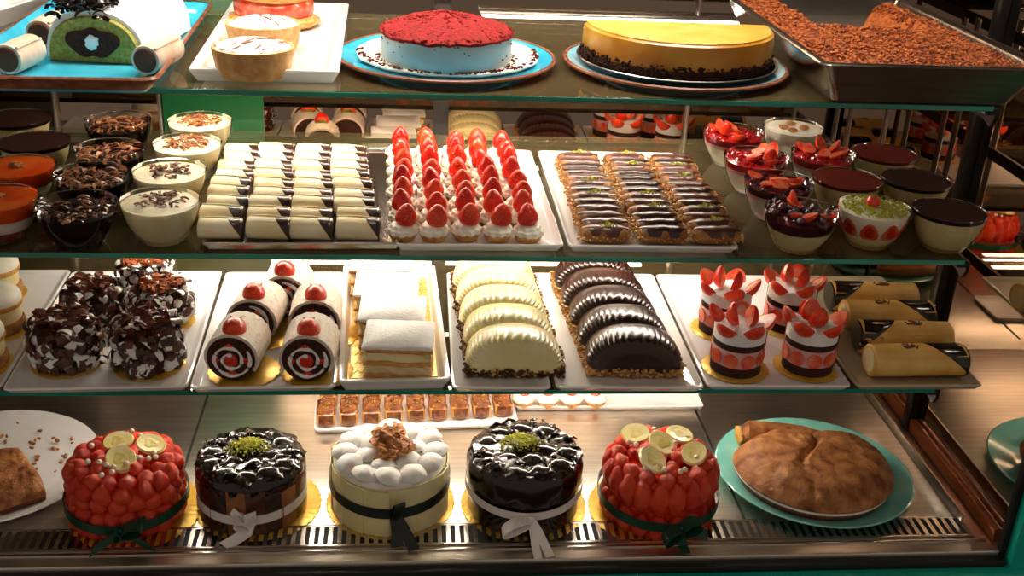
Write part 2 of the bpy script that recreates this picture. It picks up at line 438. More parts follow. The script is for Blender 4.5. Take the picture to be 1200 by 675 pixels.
def plate(label, x, y, z, R, m, lip=None, h=.016, rz=0, well=.68, cat='plate'):
    t = thing('plate', label, cat, (x, y, z), rz)
    b = MB()
    b.lathe([(0, .002), (R*.55, .002), (R*.58, 0), (R*.62, .0), (R*.66, .004), (R*.97, h-.003), (R, h-.0005), (R*.985, h+.001), (R*.96, h), (R*(well+.05), .0065), (R*well, .005), (0, .005)], 72)
    b.build('dish', M[m], t)
    if lip:
        b = MB(); b.lathe([(R*.80, .0030 + (h - .007)*.45), (R*.975, h-.0035), (R*1.003, h-.002), (R*1.004, h+.0005), (R*.985, h+.0018), (R*.965, h+.001)], 72); b.build('rim', M[lip], t)
    return t
def scallop(R, n, amp=.02): return lambda a, k: 1 + amp*abs(math.sin(a*n/2))
def board(label, x, y, z, R, group=None, n=40, m='gold', amp=.03):
    b = MB(); b.lathe([(0, 0), (R*.97, 0), (R, .0008), (R, .0016), (R*.97, .0022), (0, .0022)], n*4, rm=scallop(R, n, amp))
    o = b.build('cake_board', M[m]); o.location = (x, y, z)
    return tag(o, label, 'cake board', group)

# ------------------------------------------------------------------ fruit helpers
def berry_prof(r, L):
    return [(0, 0), (r*.45, L*.01), (r*.8, L*.09), (r*.98, L*.24), (r, L*.36), (r*.9, L*.56), (r*.68, L*.76), (r*.4, L*.92), (r*.16, L*.985), (0, L)]
def add_berry(b, Mx, r, L, n=18, mi=0):
    s = b.M; b.M = s @ Mx; b.lathe(berry_prof(r, L), n, mi=mi); b.M = s
def add_half(b, Mx, r, L, mi_skin=0, mi_flesh=1, mi_core=1):
    """half strawberry: round side towards +y, cut face towards -y"""
    s = b.M; b.M = s @ Mx
    pr = berry_prof(r, L); n = 9; rings = []
    for rr, z in pr[1:-1]:
        rings.append([(rr*math.cos(PI*i/(n-1)), rr*math.sin(PI*i/(n-1))*.85, z) for i in range(n)])
    b.loft(rings, closed=False, mi=mi_skin)
    face = [(rr, 0, z) for rr, z in pr[1:-1]] + [(-rr, 0, z) for rr, z in reversed(pr[1:-1])]
    b.add(face, [tuple(range(len(face)))], mi_flesh)
    fa2 = [(rr*.5, -.0006, z*.7 + L*.12) for rr, z in pr[1:-1]] + [(-rr*.5, -.0006, z*.7 + L*.12) for rr, z in reversed(pr[1:-1])]
    b.add(fa2, [tuple(range(len(fa2)))], mi_core)
    b.M = s
def calyx(b, Mx, r, mi=0, n=6):
    s = b.M; b.M = s @ Mx
    for k in range(n):
        a = 2*PI*k/n; c, d = math.cos(a), math.sin(a); w = r*.28
        pts = [(0, 0, 0), (c*r*.5 - d*w, d*r*.5 + c*w, r*.1), (c*r, d*r, -r*.12), (c*r*.5 + d*w, d*r*.5 - c*w, r*.1)]
        b.add(pts + [(x, y, z + r*.06) for x, y, z in pts], [(0,1,2,3), (7,6,5,4), (0,4,5,1), (1,5,6,2), (2,6,7,3), (3,7,4,0)], mi)
    b.M = s

# ================================================================== TOP SHELF
TZ = TOP
tray('serving_tray', 'turquoise serving tray with brown rim under the pistachio log', 'tray', -.409, 1.515, .238, .47, TZ, rz=.02, h=.020, rim=.006, lip='brown_rim', m='turquoise', flare=.016, r=.02)
tray('serving_plate', 'square white plate under the two round tarts', 'plate', -.178, 1.575, .180, .44, TZ, rz=.02, h=.016, rim=.014, flare=.008, r=.006)
# white plate at the far left, resting across the tray's left
tray('serving_plate', 'white plate with piped cream cake at top left corner', 'plate', -.662, 1.66, .225, .27, TZ, rz=-.25, h=.03, rim=.01, flare=.02)
t = thing('cream_cake', 'white piped cream cake with strawberry bits at top left corner', 'cake', (-.657, 1.66, TZ + .006), -.25)
b = MB(); b.lathe([(0, 0), (.085, 0), (.088, .03), (.084, .052), (0, .056)], 40); b.build('cake_body', M['white_cream'], t)
b = MB(); r = random.Random(5)
for k in range(34):
    a = 2*PI*k/17; q = .068 if k < 17 else .035
    b.lathe([(0, 0), (.013, 0), (.012, .008), (.006, .016), (0, .021)], 12, (q*math.cos(a), q*math.sin(a), .05), rm=lambda a, k: 1 + .18*math.cos(6*a))
b.build('piped_cream', M['white_cream'], t)
b = MB()
for k in range(7): add_half(b, TR(r.uniform(-.06, .06), r.uniform(-.06, .06), .064, r.uniform(0, 6), r.uniform(-1, 1)), .012, .02)
b.build('strawberry_bits', [M['berry_bright'], M['berry_flesh']], t)

# pistachio log
lp = at(110, 70, TZ + .02)
t = thing('roulade_log', 'green pistachio log with chocolate core and white icing on turquoise tray', 'cake', (lp.x - .012, lp.y + .048, TZ + .0055), -.12)
def arch(a, h, n, y, flat=.0, p=2.4, ph=0):
    out = []
    for i in range(n):
        u = PI*i/(n-1); c, s = math.cos(u), math.sin(u)
        out.append((a*math.copysign(abs(c)**(2/p), c), y, flat + h*abs(s)**(2/p)))
    return out
b = MB(); b.loft([arch(.056, .054, 28, 0), arch(.058, .056, 28, .004), arch(.058, .056, 28, .20), arch(.05, .05, 28, .206)]); b.build('pistachio_sponge', M['pistachio_sponge'], t)
b = MB(); b.M = TR(0, -.0008, .024, rx=PI/2)
b.lathe([(0, .002), (.98, .002), (1, 0)], 40, rm=lambda a, k: .034/math.sqrt((math.cos(a))**2 + (math.sin(a)/.52)**2) * (1 + .08*math.sin(5*a)))
b.M = Matrix.Identity(4); b.build('chocolate_core', M['sponge_dark'], t)
b = MB(); b.blob((0, -.003, .025), (.008, .0035, .009), .5, 4, 3); b.build('cream_heart', M['white_cream'], t)
b = MB()
rings = []
for k in range(9):
    y = .006 + .198*k/8
    rings.append([(x*1.03 + .004*noise.noise(Vector((x*40, y*30, 3))), yy, z*1.06 + .003 + .004*noise.noise(Vector((x*60, y*50, 1)))) for x, yy, z in arch(.0585, .056, 28, y)])
b.loft(rings, cap0=True, cap1=True); b.build('white_icing', M['sugar'], t)
b = MB(); r = random.Random(3)
for k in range(110):
    x = r.uniform(-.05, .02); y = r.uniform(-.004, .05); b.curl((x, y, .062 + r.uniform(0, .022) - abs(x+.015)*.25), r.uniform(.012, .024), .007, r)
b.build('chocolate_shavings', M['choc_dark'], t)
# crepe cigars
def cigar(label, px0, py0, px1, py1, L=.085):
    p = at(px0, py0, TZ + .024); q = at(px1, py1, TZ + .024); d = (q - p); d.z = 0; rz = math.atan2(d.y, d.x) - PI/2
    t = thing('crepe_cigar', label, 'pastry', (p.x, p.y, TZ + .0055), rz, 'crepe cigars on the turquoise tray')
    b = MB(); rr = .0185; rings = []
    for y, k in ((0, .95), (.003, 1), (.03, 1.03), (.06, 1.0), (L, .97)):
        rings.append([(rr*k*math.cos(2*PI*i/26), y, rr + rr*k*math.sin(2*PI*i/26)*.98) for i in range(26)])
    b.loft(rings)
    b.tube([(rr*.7, .001, rr*1.75), (rr*.72, .04, rr*1.8), (rr*.68, L, rr*1.7)], .002, 6)
    b.build('crepe_wrap', M['crepe_pink'], t)
    b = MB(); b.M = TR(0, -.0006, rr, rx=PI/2); b.lathe([(0, .0014), (.013, .0012), (.0145, 0)], 22); b.build('chocolate_filling', M['choc_milk'], t)
    return t
cigar('pale crepe cigar lying at right of the pistachio log', 170, 71, 203, 54, .075)
cigar('pale crepe cigar cut off at the left edge on the turquoise tray', 8, 70, 42, 55, .06)
cigar('pale crepe cigar tucked behind left of the pistachio log', 46, 40, 62, 30, .07)

# custard tarts
def build_tart(label):
    t = thing('round_tart', label, 'tart', (0, 0, 0), 0, 'round tarts on the square white plate')
    b = MB(); b.lathe([(0, 0), (.041, 0), (.045, .008), (.049, .030), (.0495, .0345), (.047, .0350), (.045, .031), (0, .030)], 72, rm=lambda a, k: 1 + (.012*math.cos(36*a) if 1 < k < 5 else 0))
    b.build('pastry_case', M['pastry_shell'], t)
    b = MB(); b.blob((0, 0, .030), (.0455, .0455, .012), .16, 5, 4, flat=.028); b.build('meringue_cream', M['sugar'], t)
    b = MB(); r = random.Random(2)
    for k in range(26):
        x = r.uniform(-.034, .034); y = r.uniform(-.034, .034)
        if x*x + y*y > .0013: continue
        z = .0415 - (x*x + y*y)*5
        a = r.uniform(.3, 1.3); L = r.uniform(.006, .014)
        b.tube([(x - L*math.cos(a), y - L*math.sin(a), z), (x, y, z + .0016), (x + L*math.cos(a), y + L*math.sin(a), z)], [.0006, .0013, .0006], 5)
    b.build('caramel_drizzle', M['drizzle'], t)
    return t
P = Proto(build_tart('round tart with sugared drizzled top, front one on square white plate'))
p = at(298, 86, TZ + .006); P.put((p.x, p.y, TZ + .0055), 0)
p = at(310, 56, TZ + .006); P.put((p.x, p.y, TZ + .0055), 1.2, 'round tart with sugared drizzled top, behind the front tart')
# strawberry puff
p = at(318, 36, TZ + .006)
t = thing('strawberry_puff', 'sugared pastry filled with pink cream and strawberries behind the tarts', 'pastry', (p.x, p.y + .045, TZ + .0055))
def puffring(a, bb, z): return [(a*math.cos(2*PI*i/40), bb*math.sin(2*PI*i/40)*(1 if math.sin(2*PI*i/40) < 0 else .8), z + .003*noise.noise(Vector((math.cos(2*PI*i/40)*3, math.sin(2*PI*i/40)*3, z*60)))) for i in range(40)]
b = MB(); b.loft([puffring(.06, .05, 0.001), puffring(.067, .056, .006), puffring(.066, .056, .012), puffring(.058, .05, .016)]); b.build('pastry_base', M['puff'], t)
b = MB(); b.loft([puffring(.054, .047, .014), puffring(.058, .051, .022), puffring(.058, .051, .034), puffring(.05, .045, .042)]); b.build('pink_cream', M['berry_flesh'], t)
b = MB(); r = random.Random(8)
for k in range(9):
    a = PI + PI*(k + .5)/9
    add_half(b, TR(.055*math.cos(a), .046*math.sin(a), .016, a + PI/2), .010, .02)
b.build('strawberry_halves', [M['berry_bright'], M['berry_flesh']], t)
b = MB(); b.loft([puffring(.056, .049, .040), puffring(.061, .053, .046), puffring(.052, .046, .058), puffring(.03, .028, .068), puffring(.01, .01, .070)]); b.build('pastry_lid', M['puff'], t)
b = MB(); b.loft([puffring(.054, .047, .0575), puffring(.05, .044, .0605), puffring(.031, .029, .0695), puffring(.009, .009, .0718)]); b.build('icing_sugar', M['sugar'], t)

# red velvet
pc = at(523, 66, TZ + .01)
plate('turquoise plate with brown rim under the red velvet cake', pc.x, pc.y, TZ, .146, 'turquoise', 'brown_rim', .0125)
b = MB(); b.lathe([(0, 0), (.115, 0), (.121, .003), (.121, .005), (.117, .0062), (0, .0062)], 80, rm=lambda a, k: 1 + .006*math.sin(13*a) + .004*math.sin(29*a))
o = b.build('cake_board', M['cream']); o.location = (pc.x + .002, pc.y, TZ + .0100); tag(o, 'round cream coloured board under the red velvet cake', 'cake board')
b = MB(); r = random.Random(11); rim = []
for k in range(150):
    a = PI + PI*r.random()*1.1 - .1; q = r.uniform(.112, .12); rim.append((q*math.cos(a), q*math.sin(a), .0065))
b.chips(rim, .0022, r); b.build('crumb_edge', M['velvet_crumb_dark'], o)
zc = TZ + .0164
t = thing('red_velvet_cake', 'cake with pale blue icing sides and heaped red crumb topping', 'cake', (pc.x - .001, pc.y - .034, zc))
b = MB(); b.lathe([(0, 0), (.0835, 0), (.0845, .003), (.0845, .034), (.082, .036), (0, .037)], 72); b.build('iced_body', M['blue_icing'], t)
b = MB()
n = 64; rings = []
for k, (rr, z) in enumerate([(.0855, .033), (.086, .036), (.078, .041), (.06, .047), (.04, .052), (.02, .0555), (.004, .0565)]):
    rings.append([((rr*(1 + .02*noise.noise(Vector((math.cos(2*PI*i/n)*6, math.sin(2*PI*i/n)*6, k))))*math.cos(2*PI*i/n)), rr*math.sin(2*PI*i/n), z + .004*noise.noise(Vector((rr*90*math.cos(2*PI*i/n), rr*90*math.sin(2*PI*i/n), 2)))) for i in range(n)])
b.loft(rings); r = random.Random(4); pts = []
for k in range(900):
    q = .085*math.sqrt(r.random()); a = r.uniform(0, 6.283); pts.append((q*math.cos(a), q*math.sin(a), .0575 - .021*(q/.085)**1.4 + .001*r.random()))
b.chips(pts, .0026, r); b.build('red_crumbs', M['velvet_crumb'], t)
b = MB(); pts = []
for k in range(34):
    a = r.uniform(PI, 2*PI); pts.append((.0848*math.cos(a), .0848*math.sin(a), r.choice([r.uniform(.004, .03), .032])))
for k in range(120):
    a = r.uniform(PI*.9, 2.1*PI); q = r.uniform(.085, .093); pts.append((q*math.cos(a), q*math.sin(a), .001))
b.chips(pts, .0014, r); b.build('dark_crumbs', M['velvet_crumb_dark'], t)

# cheesecake
pc = at(791, 73, TZ + .01)
plate('pale blue plate with brown rim under the half cheesecake', pc.x, pc.y, TZ, .152, 'pale_blue', 'brown_rim', .0115)
b = MB(); b.lathe([(0, 0), (.128, 0), (.132, .004), (.134, .008), (.131, .0085), (.127, .005), (0, .005)], 72)
o = b.build('cake_board', M['black_plastic']); o.location = (pc.x + .0, pc.y - .004, TZ + .0092); tag(o, 'black round board with bright rim under the half cheesecake', 'cake board')
b = MB(); b.lathe([(.134, .008), (.1355, .009), (.1345, .0098), (.132, .009)], 72); b.build('base_rim', M['alu'], o)
zc = TZ + .0144
t = thing('cheesecake', 'half round golden cheesecake with dark biscuit base', 'cake', (pc.x + .002, pc.y + .012, zc), -.03)
def half(R, z, n=48, amp=0.0, sd=0): 
    return [(R*(1 + amp*noise.noise(Vector((k*.35, z*200, sd))))*math.cos(PI + PI*k/n), R*(1 + amp*noise.noise(Vector((k*.35, z*200, sd))))*math.sin(PI + PI*k/n), z) for k in range(n+1)]
b = MB(); b.loft([half(.1285, 0), half(.1295, .003), half(.1290, .010, amp=.01)]); 
r = random.Random(6); pts = []
for k in range(420):
    a = PI + PI*r.random(); z = .003 + .013*r.random()**1.4; pts.append((.1285*math.cos(a), .1285*math.sin(a), z))
b.chips(pts, .0030, r); b.build('biscuit_base', M['biscuit'], t)
b = MB(); b.loft([half(.1275, .009), half(.1285, .012), half(.1285, .034), half(.1275, .041), half(.122, .0450), half(.115, .0462)]); b.build('cheese_filling', M['cheese'], t)
b = MB(); b.loft([half(.124, .0448), half(.119, .0470), half(.05, .0476)]); b.build('golden_top', M['cheese_top'], t)

# pan of crumble
t = thing('baking_pan', 'deep stainless steel pan holding orange brown crumble at top right', 'pan', (.645, 1.535, TZ))
b = MB(); X, Y = .147, .245
q = lambda x, y, zz, rr=.014: rrect(-x, x, -y, y, rr, zz)
b.loft([q(.108, .200, 0), q(.118, .212, .002), q(X-.004, Y-.004, .053), q(X, Y, .0545), q(X+.003, Y+.003, .053), q(X+.004, Y+.004, .055), q(X, Y, .0575), q(X-.006, Y-.006, .0565), q(X-.012, Y-.012, .05), q(.116, .212, .005), q(.10, .19, .004)])
b.build('pan_body', M['steel'], t)
def scooped(x, y):
    """0 on the full crumble, 1 where it has been served out, at the back of the pan"""
    e = .010*noise.noise(Vector((x*30, y*30, 8)))
    return max(0, min(1, (y + e - .015)/.03))*max(0, min(1, (x + e + .066)/.03))*max(0, min(1, (.112 + e - x)/.03))
cr = thing('crumble_dessert', 'coarse orange brown crumble in the steel pan, scooped out at the back', 'dessert', (.645, 1.535, TZ + .005))
b = MB(); nx, ny = 40, 60; rows = []
for j in range(ny + 1):
    row = []
    for i in range(nx + 1):
        x = -.131 + .262*i/nx; y = -.229 + .458*j/ny
        z = .043 + .003*noise.noise(Vector((x*40, y*40, 0))) + .004*noise.noise(Vector((x*14, y*14, 5)))
        row.append((x, y, z - .038*scooped(x, y)))
    rows.append(row)
b.loft(rows, closed=False, cap0=False, cap1=False)
b.loft([q(.108, .200, .001), q(.110, .204, .004)], cap0=True, cap1=False)
b.build('crumble_bed', M['crumble'], cr)
b = MB(); r = random.Random(9); pts = []
for k in range(7500):
    x = r.uniform(-.128, .128); y = r.uniform(-.225, .225)
    if scooped(x, y) > .3: continue
    pts.append((x, y, .045 + .003*noise.noise(Vector((x*40, y*40, 0))) + .004*noise.noise(Vector((x*14, y*14, 5))) - .038*scooped(x, y)))
b.chips(pts,   .0027, r, mi=[0, 0, 1]); tag(b.build('crumbs', [M['crumble'], M['crumble_dark']], cr), kind='stuff')
# ================================================================== MIDDLE SHELF: glass cups
def bowl_r(z):
    pts = [(0, .027), (.004, .029), (.012, .036), (.022, .0425), (.036, .0480), (.050, .0510), (.060, .0522)]
    for (z0, r0), (z1, r1) in zip(pts, pts[1:]):
        if z <= z1: return r0 + (r1 - r0)*(z - z0)/(z1 - z0)
    return pts[-1][1]
def layer(b, z0, z1, top=0.0, ins=.0016, mi=0, bump=0.0, sd=0):
    pr = [(0, z0)] + [(bowl_r(z0 + (z1-z0)*k/5) - ins, z0 + (z1-z0)*k/5) for k in range(6)]
    R = bowl_r(z1) - ins
    pr += [(R*.85, z1 + top*.3), (R*.6, z1 + top*.7), (R*.3, z1 + top*.95), (0, z1 + top)]
    b.lathe(pr, 44, mi=mi)
def slices(b, r, n, zt, R=.03, rr=.011, L=.024):
    for k in range(n):
        a = 2*PI*k/n + r.uniform(-.5, .5); q = R*r.uniform(.45, 1)
        add_half(b, TR(q*math.cos(a), q*math.sin(a), zt, r.uniform(0, 6.3), r.uniform(-1.5, -1.05) if r.random() < .8 else r.uniform(-.6, -.2)), rr*r.uniform(.8, 1.1), L*r.uniform(.8, 1.1))
def build_cup(kind, label, seed=1):
    t = thing('glass_dessert_cup', label, 'dessert', (0, 0, 0), 0, 'glass dessert cups on the middle shelf')
    b = MB(); n = 48
    rm = lambda a, k: 1 + (.035*math.cos(16*a) if k in (2, 3) else 0)
    b.lathe([(0, .003), (.022, .002), (.028, 0), (.0300, .003), (.0355, .010), (.0425, .022), (.0480, .036), (.0510, .050), (.0522, .0600), (.0515, .0604)], n, rm=rm)
    b.build('glass_bowl', M['cup_glass'], t)
    b = MB(); b.lathe([(.0516, .0596), (.0528, .0600), (.0522, .0610), (.0512, .0604)], n); b.build('rim', M['cup_glass'], t)
    r = random.Random(seed)
    def part(nm, m, fn):
        b = MB(); fn(b); return b.build(nm, [M[x] for x in m] if isinstance(m, (list, tuple)) else M[m], t)
    def shav(b, mats, n=90, zt=.054, R=.044, L=(.012, .026)):
        for k in range(n):
            q = R*math.sqrt(r.random()); a = r.uniform(0, 6.3)
            b.curl((q*math.cos(a), q*math.sin(a), zt + r.uniform(0, .007)), r.uniform(*L), r.uniform(.003, .006), r, mi=list(range(mats)), t=.0009,
                   q=Matrix.Rotation(r.uniform(0, 6.3), 3, 'Z') @ Matrix.Rotation(r.uniform(-.5, .5), 3, 'X') @ Matrix.Rotation(r.uniform(-.35, .35), 3, 'Y'))
    if kind == 'cocoa' or kind == 'cocoa_red':
        part('white_pudding', 'custard', lambda b: layer(b, .006, .0525))
        part('cocoa_top', 'cocoa_dark' if kind == 'cocoa' else 'cocoa_red', lambda b: layer(b, .0530, .0585, .001, .0006))
    elif kind == 'orange':
        part('red_sauce', 'red_jelly', lambda b: layer(b, .006, .018))
        part('white_pudding', 'cream', lambda b: layer(b, .0182, .036))
        part('orange_jelly', 'orange_jelly', lambda b: layer(b, .0362, .0575, .0015))
        part('walnut_half', 'walnut', lambda b: b.blob((0, 0, .060), (.011, .008, .005), .5, 4, 3))
    elif kind == 'shavings':
        part('chocolate_pudding', 'choc_dark', lambda b: layer(b, .006, .050, .002))
        part('chocolate_shavings', ['choc_milk', 'drizzle', 'drizzle'], lambda b: shav(b, 3, 130, .0495))
    elif kind == 'shavings_dark':
        part('chocolate_pudding', 'choc_dark', lambda b: layer(b, .006, .048, .002))
        part('chocolate_shavings', ['choc_brown', 'choc', 'drizzle'], lambda b: shav(b, 3, 110, .0475))
    elif kind == 'vanilla':
        part('vanilla_cream', 'vanilla', lambda b: layer(b, .006, .055, .004))
        part('caramel_flakes', ['drizzle', 'cocoa', 'walnut'], lambda b: shav(b, 3, 95, .0572, .032, (.008, .016)))
    elif kind == 'vanilla_plain':
        part('vanilla_cream', 'vanilla', lambda b: layer(b, .006, .055, .004))
        part('chocolate_flakes', ['choc_milk', 'drizzle'], lambda b: shav(b, 2, 60, .0570, .034, (.006, .014)))
    elif kind == 'caramel':
        part('white_cream', 'cream', lambda b: layer(b, .006, .056, .002))
        def sw(b):
            for k in range(4): b.blob((.022*math.cos(k*1.7), .018*math.sin(k*1.7), .0585), (.016, .009, .0012), .4, 4, 2, seed=k)
        part('caramel_sauce', 'walnut', sw)
    elif kind in ('berry', 'berry_pink'):
        part('white_cream', 'cream', lambda b: layer(b, .006, .036))
        part('pink_layer', 'pink_cream', lambda b: layer(b, .0362, .042))
        part('red_jelly', 'red_jelly' if kind == 'berry' else 'purple_jelly', lambda b: layer(b, .0422, .0535, .001))
        def jl(b):
            for k in range(30):
                q = .042*math.sqrt(r.random()); a = r.uniform(0, 6.3); b.blob((q*math.cos(a), q*math.sin(a), .055), (.005, .005, .003), .3, 3, 1, seed=k)
        part('jelly_lumps', 'red_jelly' if kind == 'berry' else 'purple_jelly', jl)
        part('strawberry_slices', ['berry_bright', 'berry_flesh', 'berry_pale'], lambda b: slices(b, r, 7, .0585, .034, .0115, .026))
    elif kind == 'forest':
        part('custard_layer', 'custard', lambda b: layer(b, .006, .034))
        part('berry_sauce', 'purple_jelly', lambda b: layer(b, .0342, .050, .001))
        def bb(b):
            for k in range(34):
                q = .041*math.sqrt(r.random()); a = r.uniform(0, 6.3); b.blob((q*math.cos(a), q*math.sin(a), .053 + r.uniform(0, .005)), .0062*r.uniform(.8, 1.1), .1, 3, 2, seed=k)
        part('blueberries', 'purple_jelly', bb)
        part('strawberry_slices', ['berry_bright', 'berry_flesh', 'berry_pale'], lambda b: slices(b, r, 5, .058, .033, .011, .024))
    elif kind == 'pistachio':
        part('custard_base', 'custard', lambda b: layer(b, .006, .0235))
        part('white_cream', 'cream', lambda b: layer(b, .0237, .056, .002, .003))
        def st(b):
            for k in range(9):
                a = 2*PI*k/9; add_half(b, TR(.0412*math.cos(a), .0412*math.sin(a), .021, a + PI/2, .27), .0130, .028, 1, 1, 0)
        part('strawberry_halves', ['berry', 'berry_flesh', 'berry_pale'], st)
        def pc_(b):
            pts = []
            for k in range(420):
                q = .046*math.sqrt(r.random()); a = r.uniform(0, 6.3); pts.append((q*math.cos(a), q*math.sin(a), .0585 + r.uniform(0, .002)))
            b.chips(pts, .0022, r)
        part('pistachio_crumbs', 'pistachio', pc_)
        def sb(b): add_berry(b, TR(.004, 0, .059, 0, .0), .0105, .019)
        o = part('strawberry', 'berry_bright', sb)
        b = MB(); calyx(b, TR(.004, 0, .076), .008); b.build('leaf_crown', M['leaf'], o)
    return t
G_CUP = 'glass dessert cups on the middle shelf'
cups = {k: Proto(build_cup(k, 'cup', i + 1)) for i, k in enumerate(['cocoa', 'cocoa_red', 'orange', 'shavings', 'shavings_dark', 'vanilla', 'vanilla_plain', 'caramel', 'berry', 'berry_pink', 'forest', 'pistachio'])}
CUPS = [
 # kind, centre of the rim, label
 ('cocoa', 19, 138, 'white pudding cup with dark cocoa top, rearmost at the far left'),
 ('cocoa', 40, 165, 'white pudding cup with dark cocoa top behind the orange jelly cups'),
 ('orange', 20, 194, 'orange jelly cup with walnut on top, the rear one at the left'),
 ('orange', -4, 231, 'orange jelly cup with walnut on top, front left corner of the shelf'),
 ('shavings', 138, 141, 'brown cup of milk chocolate shavings, rearmost of its row'),
 ('shavings', 127, 174, 'brown cup of milk chocolate shavings, second from back of its row'),
 ('shavings', 106, 203, 'brown cup of milk chocolate shavings, second from front of its row'),
 ('shavings_dark', 89, 238, 'darkest chocolate cup with shavings at the shelf front'),
 ('vanilla', 234, 141, 'white vanilla cup with brown flakes, rearmost beside the cream fingers'),
 ('vanilla', 219, 167, 'white vanilla cup with brown flakes, second from back beside the cream fingers'),
 ('vanilla_plain', 198, 199, 'pale vanilla cup with few flakes, second from front beside the cream fingers'),
 ('vanilla_plain', 187, 234, 'pale vanilla cup with dark flakes at the shelf front beside the cream fingers'),
 ('berry', 860, 154, 'red berry cup with strawberry pieces, rearmost and nearest the eclairs'),
 ('caramel', 930, 148, 'white cream cup with caramel swirl behind the berry cups'),
 ('berry', 887, 183, 'red berry cup with strawberry slices, second back in the left berry row'),
 ('berry', 965, 179, 'red berry cup with long strawberry slices in front of the caramel cup'),
 ('berry_pink', 913, 212, 'purple berry cup with strawberry slices, second from front of its row'),
 ('forest', 940, 246, 'dark berry and custard cup with blueberries at the shelf front'),
 ('cocoa_red', 1037, 179, 'white cup with flat cocoa top, rearmost near the side mirror'),
 ('cocoa_red', 993, 209, 'white cup with reddish brown cocoa top behind the pistachio cup'),
 ('cocoa', 1074, 210, 'white cup with very dark cocoa top, middle one near the side mirror'),
 ('pistachio', 1025, 242, 'strawberry trifle cup with green pistachio crumbs and a whole berry'),
 ('cocoa', 1113, 246, 'white cup with blackish cocoa top at front right corner of the shelf'),
]
for i, (k, px, py, lb) in enumerate(CUPS):
    q = at(px, py, MID + .054)
    cups[k].put((q.x, max(q.y, 1.338), MID + .0005), (i*1.3) % 6.28, lb, G_CUP, (.94, .94, .9))

# ---- tray of cream fingers
def finger(b, L, a, h, n=22, x0=None, k=1.0, tz=0.0, fl=0.0):
    """roll lying along x; with x0(y, z) it starts at that oblique cut"""
    rings = []
    st = [-L/2, -L/2 + .002, -L/4, 0, L/4, L/2 - .002, L/2]
    sc = [.90, 1, 1.01, 1, 1.0, 1, .92]
    for j, (x, s_) in enumerate(zip(st, sc)):
        ring = []
        for i in range(n):
            u = 2*PI*i/n
            y = a*s_*k*math.cos(u); z = h/2 + h/2*s_*k*math.sin(u)
            xx = x
            if x0 is not None:
                lo = x0(y/a, (z - h/2)/(h/2)); xx = lo + (L/2*1.015 - lo)*(j/(len(st)-1))
            ring.append((xx, y, max(z, .0) + tz))
        rings.append(ring)
    b.loft(rings)
c0 = at(237, 286, MID); 
tray('serving_tray', 'dark rimmed steel tray holding the rows of cream fingers', 'tray', -.138, 1.520, .252, .40, MID, rz=.03, h=.010, m='steel', rim=.004, flare=.006)
def build_finger(v):
    t = thing('cream_finger', 'cream finger', 'pastry')
    b = MB(); L = .058; finger(b, L, .0165, .027)
    b.tube([(-L/2 + .001, .006, .0265), (0, .004, .0278), (L/2 - .006, .001, .0272)], .0012, 6)
    b.build('crepe_wrap', M['crepe'], t)
    b = MB(); finger(b, L, .0165, .027, x0=lambda y, z: L/2 - .0215*max(.02, min(1.25, .50 + .34*y + .50*z + .04*v)) - .001, k=1.045, tz=-.0003)
    b.build('chocolate_tip', M['choc'], t)
    return t
fg = [Proto(build_finger(0)), Proto(build_finger(2))]
COLN = ['leftmost column', 'second column from left', 'third column from left', 'rightmost column']
xs_f = [at(262, 278, MID).x, at(317, 278, MID).x, at(369, 278, MID).x, at(421, 278, MID).x]
xs_b = [at(287, 184, MID).x + .006, at(331, 182, MID).x, at(374, 180, MID).x - .004, at(417, 178, MID).x - .010]
r = random.Random(12)
for c in range(4):
    for k in range(9):
        y = 1.350 + .0385*k; f = k/8
        x = xs_f[c] + (xs_b[c] - xs_f[c])*f + r.uniform(-.003, .003)
        row = 'front row' if k == 0 else 'back row' if k == 8 else ORD[k] + ' row from the front'
        fg[r.random() < .4].put((x, y, MID + .0052), r.uniform(-.06, .06) - .03, 'cream finger with chocolate tip, %s, %s' % (COLN[c], row), 'cream fingers on the middle shelf', (.95, 1.10, r.uniform(.92, 1.06)))

# ---- tray of strawberry tartlets
tray('serving_tray', 'white tray holding rows of small strawberry tartlets', 'tray', .092, 1.520, .218, .40, MID, rz=.01, h=.010, rim=.004, flare=.006)
def build_tartlet(v):
    t = thing('strawberry_tartlet', 'tartlet', 'tartlet')
    r = random.Random(v)
    b = MB(); b.lathe([(0, 0), (.014, 0), (.0175, .006), (.0185, .010), (.017, .011), (0, .010)], 24, rm=lambda a, k: 1 + .03*math.cos(12*a)); b.build('pastry_base', M['choux'], t)
    b = MB()
    b.lathe([(.018, .009), (.0205, .012), (.0195, .016), (.0165, .0175), (.015, .021), (.010, .023), (0, .023)], 60, rm=lambda a, k: 1 + .07*math.cos(10*a + k*.5)); b.build('cream_ruffle', M['cream'], t)
    b = MB(); add_berry(b, TR(.001*v, .001, .0195, v*1.3, -.10 + .08*(v % 3 - 1), .10*(v % 2) - .05), .0138 + .0006*(v % 2), .031 + .002*(v % 3)); b.build('strawberry', M['berry' if v % 2 == 0 else 'berry_bright'], t)
    return t
tl = [Proto(build_tartlet(v)) for v in range(4)]
COL5 = ['leftmost column', 'second column from left', 'middle column', 'second column from right', 'rightmost column']
xf = [at(p, 274, MID).x for p in (472, 508, 544, 580, 615)]
xb = [at(p, 186, MID).x for p in (468, 500, 530, 556, 583)]
for c in range(5):
    for k in range(8):
        y = 1.352 + .0465*k; f = k/7
        row = 'front row' if k == 0 else 'back row' if k == 7 else ORD[k] + ' row from the front'
        tl[r.randrange(4)].put((xf[c] + (xb[c] - xf[c])*f + r.uniform(-.002, .002), y + r.uniform(-.003, .003), MID + .0052), r.uniform(-.6, .6), 'strawberry tartlet on cream ruffle, %s, %s' % (COL5[c], row), 'strawberry tartlets on the middle shelf')

